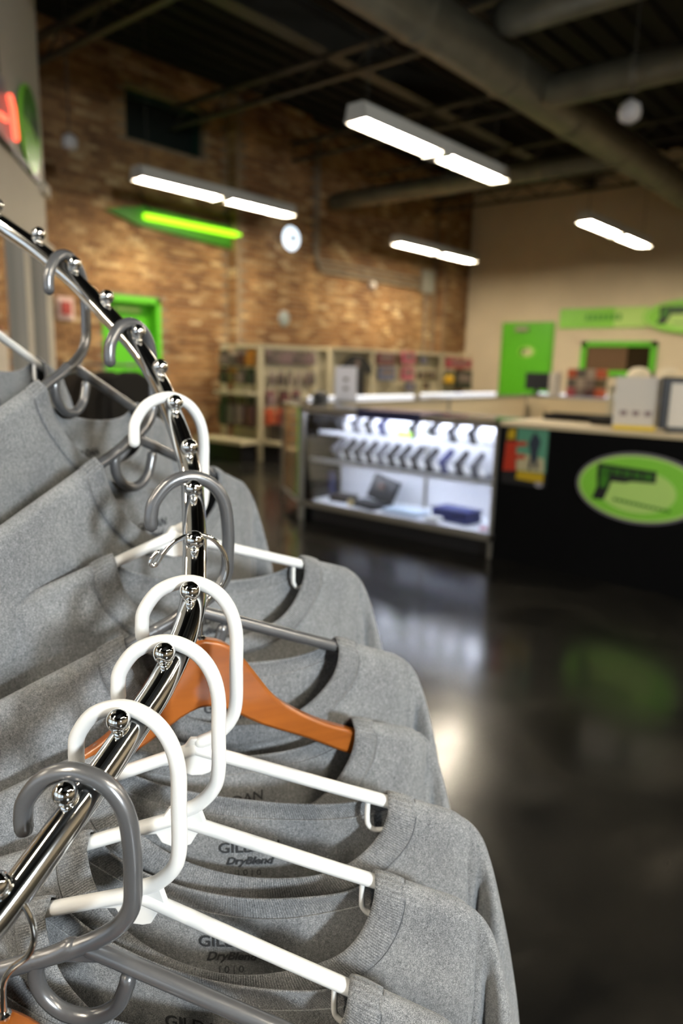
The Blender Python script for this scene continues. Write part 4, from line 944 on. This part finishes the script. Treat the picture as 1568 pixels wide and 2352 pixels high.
HOOK_M = [(-0.029, -0.0165), (-0.034, -0.0215), (-0.035, -0.026), (-0.031, -0.0265), (-0.025, -0.018), (-0.015, -0.0085), (-0.001, -0.0045), (0.014, -0.009), (0.0235, -0.021), (0.0265, -0.036), (0.022, -0.049), (0.012, -0.059), (0.0055, -0.070), (0.004, -0.084), (0.004, -0.10)]
ARM_W, ARM_G = (-0.137, 0.34), (-0.117, 0.40)
def arm_end(v0, sl, s, ln): return (s * ln, v0 - sl * ln)
def hang_white(t):
    r = 0.0052
    MB().tube(catmull([L(*p) for p in HOOK_W], 5), r, 16).build('hook', WHITEP, t, True)
    v0, sl = ARM_W
    for s in (-1, 1):
        MB().tube(catmull([L(0, v0), L(s * 0.03, v0 - sl * 0.03), L(s * 0.1, v0 - sl * 0.1), L(s * 0.17, v0 - sl * 0.17), L(s * 0.195, v0 - sl * 0.195 - 0.004), L(s * 0.205, v0 - sl * 0.2 - 0.020), L(s * 0.200, v0 - sl * 0.2 - 0.075), L(s * 0.185, v0 - sl * 0.2 - 0.090)], 4), r, 14).build('shoulder_arm', WHITEP, t, True)
        u = 0.137 * s; vv = v0 - sl * 0.137
        MB().tube(catmull([L(u, vv - 0.002), L(u, vv - 0.02), L(u + 0.0015 * s, vv - 0.026), L(u + 0.006 * s, vv - 0.030), L(u + 0.013 * s, vv - 0.0305)], 4), 0.0022, 8).build('strap_loop', WHITEP, t, True)
    MB().tube([L(-0.187, v0 - sl * 0.2 - 0.090), L(0.187, v0 - sl * 0.2 - 0.090)], r * 0.85, 12).build('lower_bar', WHITEP, t, True)
    pl = [(-0.004, -0.128), (0.018, -0.128), (0.024, -0.146), (0.016, -0.148), (0.011, -0.157), (0.005, -0.159), (-0.003, -0.159), (-0.010, -0.156), (-0.014, -0.149), (-0.034, -0.152), (-0.012, -0.140)]
    MB().prism(pl, -0.0026, 0.0026).build('neck_plate', WHITEP, t, bevel=0.001)
def hang_grey(t):
    r = 0.0057
    MB().tube(catmull([L(*p) for p in HOOK_G], 5), r, 16).build('hook', GREYP, t, True)
    v0, sl = ARM_G
    for s in (-1, 1):
        MB().tube(catmull([L(0.002 if s > 0 else -0.01, v0 - 0.001), L(s * 0.03, v0 - sl * 0.03), L(s * 0.1, v0 - sl * 0.1), L(s * 0.17, v0 - sl * 0.17), L(s * 0.2, v0 - sl * 0.2 - 0.004)], 4), r, 14).build('shoulder_arm', GREYP, t, True)
    MB().tube(catmull([L(-0.032, v0 - 0.012), L(-0.0345, v0 - 0.024), L(-0.031, v0 - 0.038), L(-0.018, v0 - 0.050), L(0.001, v0 - 0.052), L(0.017, v0 - 0.042), L(0.024, v0 - 0.026), L(0.025, v0 - 0.021)], 5), [0.0052] * 36, 12).build('accessory_hook', GREYP, t, True)
    MB().prism([(-0.03, v0 - 0.012), (-0.01, v0 - 0.010), (0.01, v0 - 0.0085), (0.02, v0 - 0.006), (0.0, v0 + 0.002), (-0.02, v0 - 0.006)], -0.004, 0.004).build('neck_web', GREYP, t, bevel=0.002)
def hang_wood(t):
    top = [(-0.205, -0.222), (-0.15, -0.200), (-0.115, -0.186), (-0.082, -0.170), (-0.060, -0.152), (-0.044, -0.130), (-0.030, -0.110), (-0.016, -0.098), (0.0, -0.093), (0.008, -0.093), (0.022, -0.098), (0.037, -0.111), (0.052, -0.132), (0.068, -0.154), (0.089, -0.171), (0.115, -0.187), (0.143, -0.200), (0.19, -0.222), (0.212, -0.240)]
    bot = [(0.208, -0.256), (0.18, -0.243), (0.138, -0.222), (0.098, -0.199), (0.056, -0.178), (0.025, -0.158), (0.006, -0.152), (-0.014, -0.158), (-0.05, -0.180), (-0.10, -0.200), (-0.14, -0.218), (-0.19, -0.238)]
    tp = [(p.x, p.z) for p in catmull([L(*q) for q in top], 3)]; bt = [(p.x, p.z) for p in catmull([L(*q) for q in bot], 3)]
    MB().prism(tp + bt, -0.0062, 0.0062).build('wooden_body', WOODM, t, True, bevel=0.0028, sharp=35)
    MB().tube(catmull([L(*p) for p in HOOK_M], 6), 0.0019, 12).build('metal_hook', CHROME, t, True)
    MB().lathe([(0.0042, -0.0945), (0.0042, -0.0915), (0.0026, -0.090)][::1], (0.004, 0, 0), 12).build('hook_ferrule', CHROME, t, True, sharp=40)

# name: rail ball index, facing (deg), hanger kind, labels, shirt tweaks (back dip, front dip)
HANG = [
 ('wood', -1, 30, 'orange wooden hanger with chrome hook at the bottom left corner', 'grey t-shirt on the wooden hanger at the bottom left corner', 0.035, 0.085),
 ('grey', 0, 36, 'nearest dark grey plastic hanger on the rail', 'grey t-shirt on the nearest dark grey hanger', 0.040, 0.085),
 ('white', 1, 32, 'nearest white plastic hanger, between dark grey and white ones', 'grey t-shirt on the nearest white hanger', 0.042, 0.085),
 ('white', 2, 41, 'second nearest white plastic hanger, middle of three in a row', 'grey t-shirt on the second nearest white hanger', 0.046, 0.088),
 ('white', 3, 46, 'third white plastic hanger, in front of the orange wooden one', 'grey t-shirt on the white hanger before the wooden one', 0.026, 0.076),
 ('wood', 4, 65, 'orange wooden hanger with chrome hook in the middle of the rail', 'grey t-shirt on the wooden hanger in the middle of the rail', 0.036, 0.085),
 ('grey', 5, 67, 'dark grey hanger directly behind the middle wooden hanger', 'grey t-shirt behind the wooden hanger, on a dark grey one', 0.028, 0.078),
 ('white', 7, 75, 'white plastic hanger farther up the rail past the empty ball', 'grey t-shirt on the white hanger farther up the rail', 0.030, 0.085),
 ('grey', 9, 106, 'dark grey hanger before the green door, lower of two there', 'grey t-shirt on the lower dark grey hanger before the green door', 0.030, 0.085),
 ('grey', 11, 117, 'farthest dark grey hanger, high on the rail at the left', 'grey t-shirt on the farthest dark grey hanger', 0.030, 0.085),
 ('white', 13, 128, 'white hanger at the far left edge, high on the rail', 'grey t-shirt at the far left edge on a white hanger', 0.030, 0.085),
]

# ================================================================== SHIRTS
def font_mesh(txt, size, shear=0.0, extra=0.0):
    cu = bpy.data.curves.new('txt', 'FONT'); cu.body = txt; cu.size = size; cu.shear = shear; cu.align_x = 'CENTER'; cu.align_y = 'CENTER'; cu.resolution_u = 3; cu.offset = extra
    ob = bpy.data.objects.new('txt', cu); COL.objects.link(ob)
    dg = bpy.context.evaluated_depsgraph_get(); me = bpy.data.meshes.new_from_object(ob.evaluated_get(dg))
    vs = [v.co.copy() for v in me.vertices]; fs = [tuple(p.vertices) for p in me.polygons]
    bpy.data.objects.remove(ob, do_unlink=True); bpy.data.meshes.remove(me); bpy.data.curves.remove(cu)
    return vs, fs
TXT = [(font_mesh('GILDAN', 0.0138, 0, 0.00022), 0.0, 1.0), (font_mesh('DryBlend', 0.0100, 0.32, 0.00028), -0.0128, 1.0), (font_mesh('| 0 | 0', 0.0085), -0.0245, 1.0)]
def sstep(a, b, x): t = max(0.0, min(1.0, (x - a) / (b - a))); return t * t * (3 - 2 * t)

def make_shirt(kind, i, psi, label, db, df, seed):
    rs = random.Random(seed)
    t = thing('t_shirt', label, 't-shirt', origin(i), R(psi), 'grey t-shirts on the spiral rack')
    if kind == 'wood':
        def arm(u): q = abs(u - 0.004); return -0.150 - 0.345 * q if q > 0.02 else -0.150 - 0.345 * 0.02
        lift = 0.0075
    else:
        v0, sl = ARM_W if kind == 'white' else ARM_G
        def arm(u): return v0 - sl * abs(u)
        lift = 0.0082
    uL, uR = -0.062, 0.149 + rs.uniform(-0.004, 0.004)
    if kind == 'grey': uR -= 0.010
    if kind == 'wood': uR -= 0.004
    uc, ha = (uL + uR) / 2, (uR - uL) / 2
    vL, vR = arm(uL) + lift, arm(uR) + lift
    TIPR, TIPL = 0.206, -0.19
    def sh(u):       # shoulder line
        v = arm(max(TIPL, min(TIPR, u))) + lift
        if u > TIPR: q = u - TIPR; v -= 0.45 * q + 22 * q * q
        if u < TIPL: q = TIPL - u; v -= 0.45 * q + 22 * q * q
        return v
    ph = [rs.uniform(0, 6.28) for _ in range(8)]; am = [rs.uniform(0.6, 1.4) for _ in range(8)]
    gap_f, gap_b = rs.uniform(0.009, 0.012), rs.uniform(0.004, 0.006)
    UMIN, UMAX = -0.215, 0.227
    def wprof(u, v, side):
        # distance of cloth from the hanger plane
        q = max(0.0, (vL + (vR - vL) * (u - uL) / (uR - uL) if uL < u < uR else sh(u)) - v)
        g = gap_f if side > 0 else gap_b
        w = 0.0078 * min(1.0, math.sqrt(q / 0.007)) + g * (1 - math.exp(-q / 0.06))
        e = (u - (UMIN + UMAX) / 2) / ((UMAX - UMIN) / 2); w *= math.sqrt(max(0.0, 1 - abs(e) ** 14)) * 0.95 + 0.05
        fa = sstep(0.05, 0.28, q)
        w += fa * (0.007 * am[0] * math.sin(30 * u + ph[0] + 3 * v) + 0.004 * am[1] * math.sin(62 * u + ph[1] - 5 * v)) * (1 if side > 0 else 0.6)
        # soft drape wrinkles under the collar
        w += 0.0016 * am[2] * math.sin(70 * (u * 0.6 + v) + ph[2]) * sstep(0.0, 0.05, q)
        return max(0.0015, w) * side
    BW = 0.0205      # neckband width
    def ring(phi, k):
        # k = 0 opening edge, 1 seam edge.  phi 0 right shoulder, pi/2 front, pi left shoulder, 3pi/2 back
        cu, su = math.cos(phi), math.sin(phi)
        a = ha + BW * k * (1.05 if abs(cu) > 0 else 1)
        u = uc + a * cu
        dip = (df if su > 0 else db) * abs(su) ** 0.92 + BW * k * abs(su) ** 0.8
        base = vL + (vR - vL) * (uc + ha * cu - uL) / (uR - uL)
        if k > 0: base += (sh(u) - base) * (abs(cu) ** 6)
        return u, base - dip
    # neckband: a ring strip, slightly domed
    NR, NK = 96, 5
    mb = MB(); uvs = []
    ln = 0.0; prev = None; lens = []
    for j in range(NR + 1):
        p = ring(2 * PI * j / NR, 0); q = Vector((p[0], p[1], 0))
        if prev is not None: ln += (q - prev).length
        prev = q; lens.append(ln)
    for j in range(NR + 1):
        phi = 2 * PI * j / NR; su = math.sin(phi); side = 1 if su >= 0 else -1
        for k in range(NK + 1):
            kk = k / NK
            u, v = ring(phi, kk)
            w = wprof(u, v, side)
            f = min(1.0, abs(su) / 0.035)
            w = w * f
            w += side * (0.0012 + 0.0011 * math.sin(PI * kk)) * f
            if f < 1: v += (1 - f) * (0.0015 + 0.001 * math.sin(PI * kk))
            if kk == 0: w -= side * 0.0008 * f
            mb.v.append(L(u, v, w)); uvs.append((lens[j] * 10, kk))
    for j in range(NR):
        for k in range(NK):
            a = j * (NK + 1) + k; mb.f.append((a, a + 1, a + NK + 2, a + NK + 1))
    nb = mb.build('neckband', RIB, t, True)
    ul = nb.data.uv_layers.new(name='UVMap')
    for lp in nb.data.loops: ul.data[lp.index].uv = uvs[lp.vertex_index]
    so = nb.modifiers.new('solid', 'SOLIDIFY'); so.thickness = 0.0016; so.offset = 0
    # seam stitch line around the band
    for kk in (1.06,):
        pts = []
        for j in range(0, NR, 1):
            phi = 2 * PI * j / NR; su = math.sin(phi); side = 1 if su >= 0 else -1
            u, v = ring(phi, kk); f = min(1.0, abs(su) / 0.035); pts.append(L(u, v + (1 - f) * 0.002, wprof(u, v, side) * f + side * 0.0006))
        MB().tube(pts, 0.00028, 4, cap=False, closed=True).build('collar_seam', THREAD, t, True)
    # body panels
    cols = []
    n1, n2 = 15, 36
    for j in range(n1): q = j / n1; cols.append(UMIN + (uL - BW - UMIN) * (1 - (1 - q) ** 1.3))
    for j in range(n2 + 1): cols.append(uc - (ha + BW) * math.cos(PI * j / n2))
    for j in range(1, n1 + 1): q = j / n1; cols.append(uR + BW + (UMAX - uR - BW) * q ** 1.2)
    NRW = 40; VB = -0.66
    mb = MB(); idx = {}
    for side in (1, -1):
        for ci, u in enumerate(cols):
            neck = uc - ha - BW < u < uc + ha + BW
            if neck:
                cu = (u - uc) / (ha + BW); phi = math.acos(max(-1, min(1, cu))); _, vt = ring(phi if side > 0 else -phi, 1.0)
                vt += 0.004
            else: vt = sh(u)
            for r_ in range(NRW + 1):
                q = r_ / NRW; v = vt + (VB - vt) * (q ** 1.8)
                if r_ == 0 and not neck: 
                    key = (0, ci, 0); w = 0.0
                else: key = (side, ci, r_); w = wprof(u, v, side)
                if key not in idx: idx[key] = len(mb.v); mb.v.append(L(u, v, w))
        def get(ci, r_):
            k1 = (side, ci, r_)
            return idx[k1] if k1 in idx else idx[(0, ci, r_)]
        for ci in range(len(cols) - 1):
            for r_ in range(NRW):
                q4 = (get(ci, r_), get(ci, r_ + 1), get(ci + 1, r_ + 1), get(ci + 1, r_))
                mb.f.append(q4 if side > 0 else q4[::-1])
    bd = mb.build('shirt_body', JERSEY, t, True)
    so = bd.modifiers.new('solid', 'SOLIDIFY'); so.thickness = 0.0009; so.offset = 0
    # sleeves: flattened tubes from the armhole
    for s in (1, -1):
        tip = TIPR if s > 0 else TIPL
        base_v = sh(tip)
        def T(du, dv): return (tip + s * du, base_v + dv)
        outer = [T(-0.004, -0.001), T(0.012, -0.007), T(0.026, -0.022), T(0.036, -0.045), T(0.047, -0.085), T(0.058, -0.13), T(0.068, -0.18), T(0.075, -0.225)]
        inner = [T(0.002, -0.20), T(0.006, -0.205), T(0.010, -0.212), T(0.013, -0.22), T(0.016, -0.23), T(0.019, -0.242), T(0.021, -0.255), T(0.023, -0.268)]
        oc_ = catmull([L(*p) for p in outer], 4); ic_ = catmull([L(*p) for p in inner], 4)
        mb = MB(); NS = 52; k = len(oc_)
        for a in range(k):
            o_, i_ = oc_[a], ic_[a]; g = a / (k - 1)
            for j in range(NS):
                q = 2 * PI * j / NS; f = 0.5 - 0.5 * math.cos(q); p = o_.lerp(i_, f)
                wd = (0.005 + 0.023 * sstep(0.1, 0.65, g)) * abs(math.sin(q)) ** 0.8 * (1 if math.sin(q) > 0 else -0.8)
                wd += 0.003 * am[3] * math.sin(9 * f + ph[3] + 5 * g) * abs(math.sin(q))
                vly = math.exp(-(((p.x - tip) * s - 0.025 - 0.006 * am[4] * g) / 0.0065) ** 2) * sstep(0.2, 0.6, g) * sstep(0.03, 0.24, f) * 0.030
                mb.v.append((p.x, -wd + (vly if math.sin(q) > 0 else 0.0), p.z))
        for a in range(k - 1):
            for j in range(NS):
                q4 = (a * NS + j, a * NS + (j + 1) % NS, (a + 1) * NS + (j + 1) % NS, (a + 1) * NS + j)
                mb.f.append(q4)
        sv = mb.build('sleeve', JERSEY, t, True)
    # print inside the back of the neck
    pc = uc - 0.004; pv = vL + (vR - vL) * (pc - uL) / (uR - uL) - db - 0.042
    mb = MB()
    for (vs, fs), dy, sc_ in TXT:
        n = len(mb.v)
        for c in vs:
            u = pc + c.x; v = pv + dy + c.y; mb.v.append(L(u, v, wprof(u, v, -1) + 0.0013))
        mb.f += [tuple(n + q for q in f) for f in fs]
    mb.build('neck_print', INK, t)
    return t

for n, (kind, i, psi, hl, slb, db, df) in enumerate(HANG):
    nm = {'white': 'plastic_hanger', 'grey': 'plastic_hanger', 'wood': 'wooden_hanger'}[kind]
    t = thing(nm, hl, 'hanger', origin(i), R(psi), 'hangers on the spiral rack')
    {'white': hang_white, 'grey': hang_grey, 'wood': hang_wood}[kind](t)
    make_shirt(kind, i, psi, slb, db, df, 11 + n)
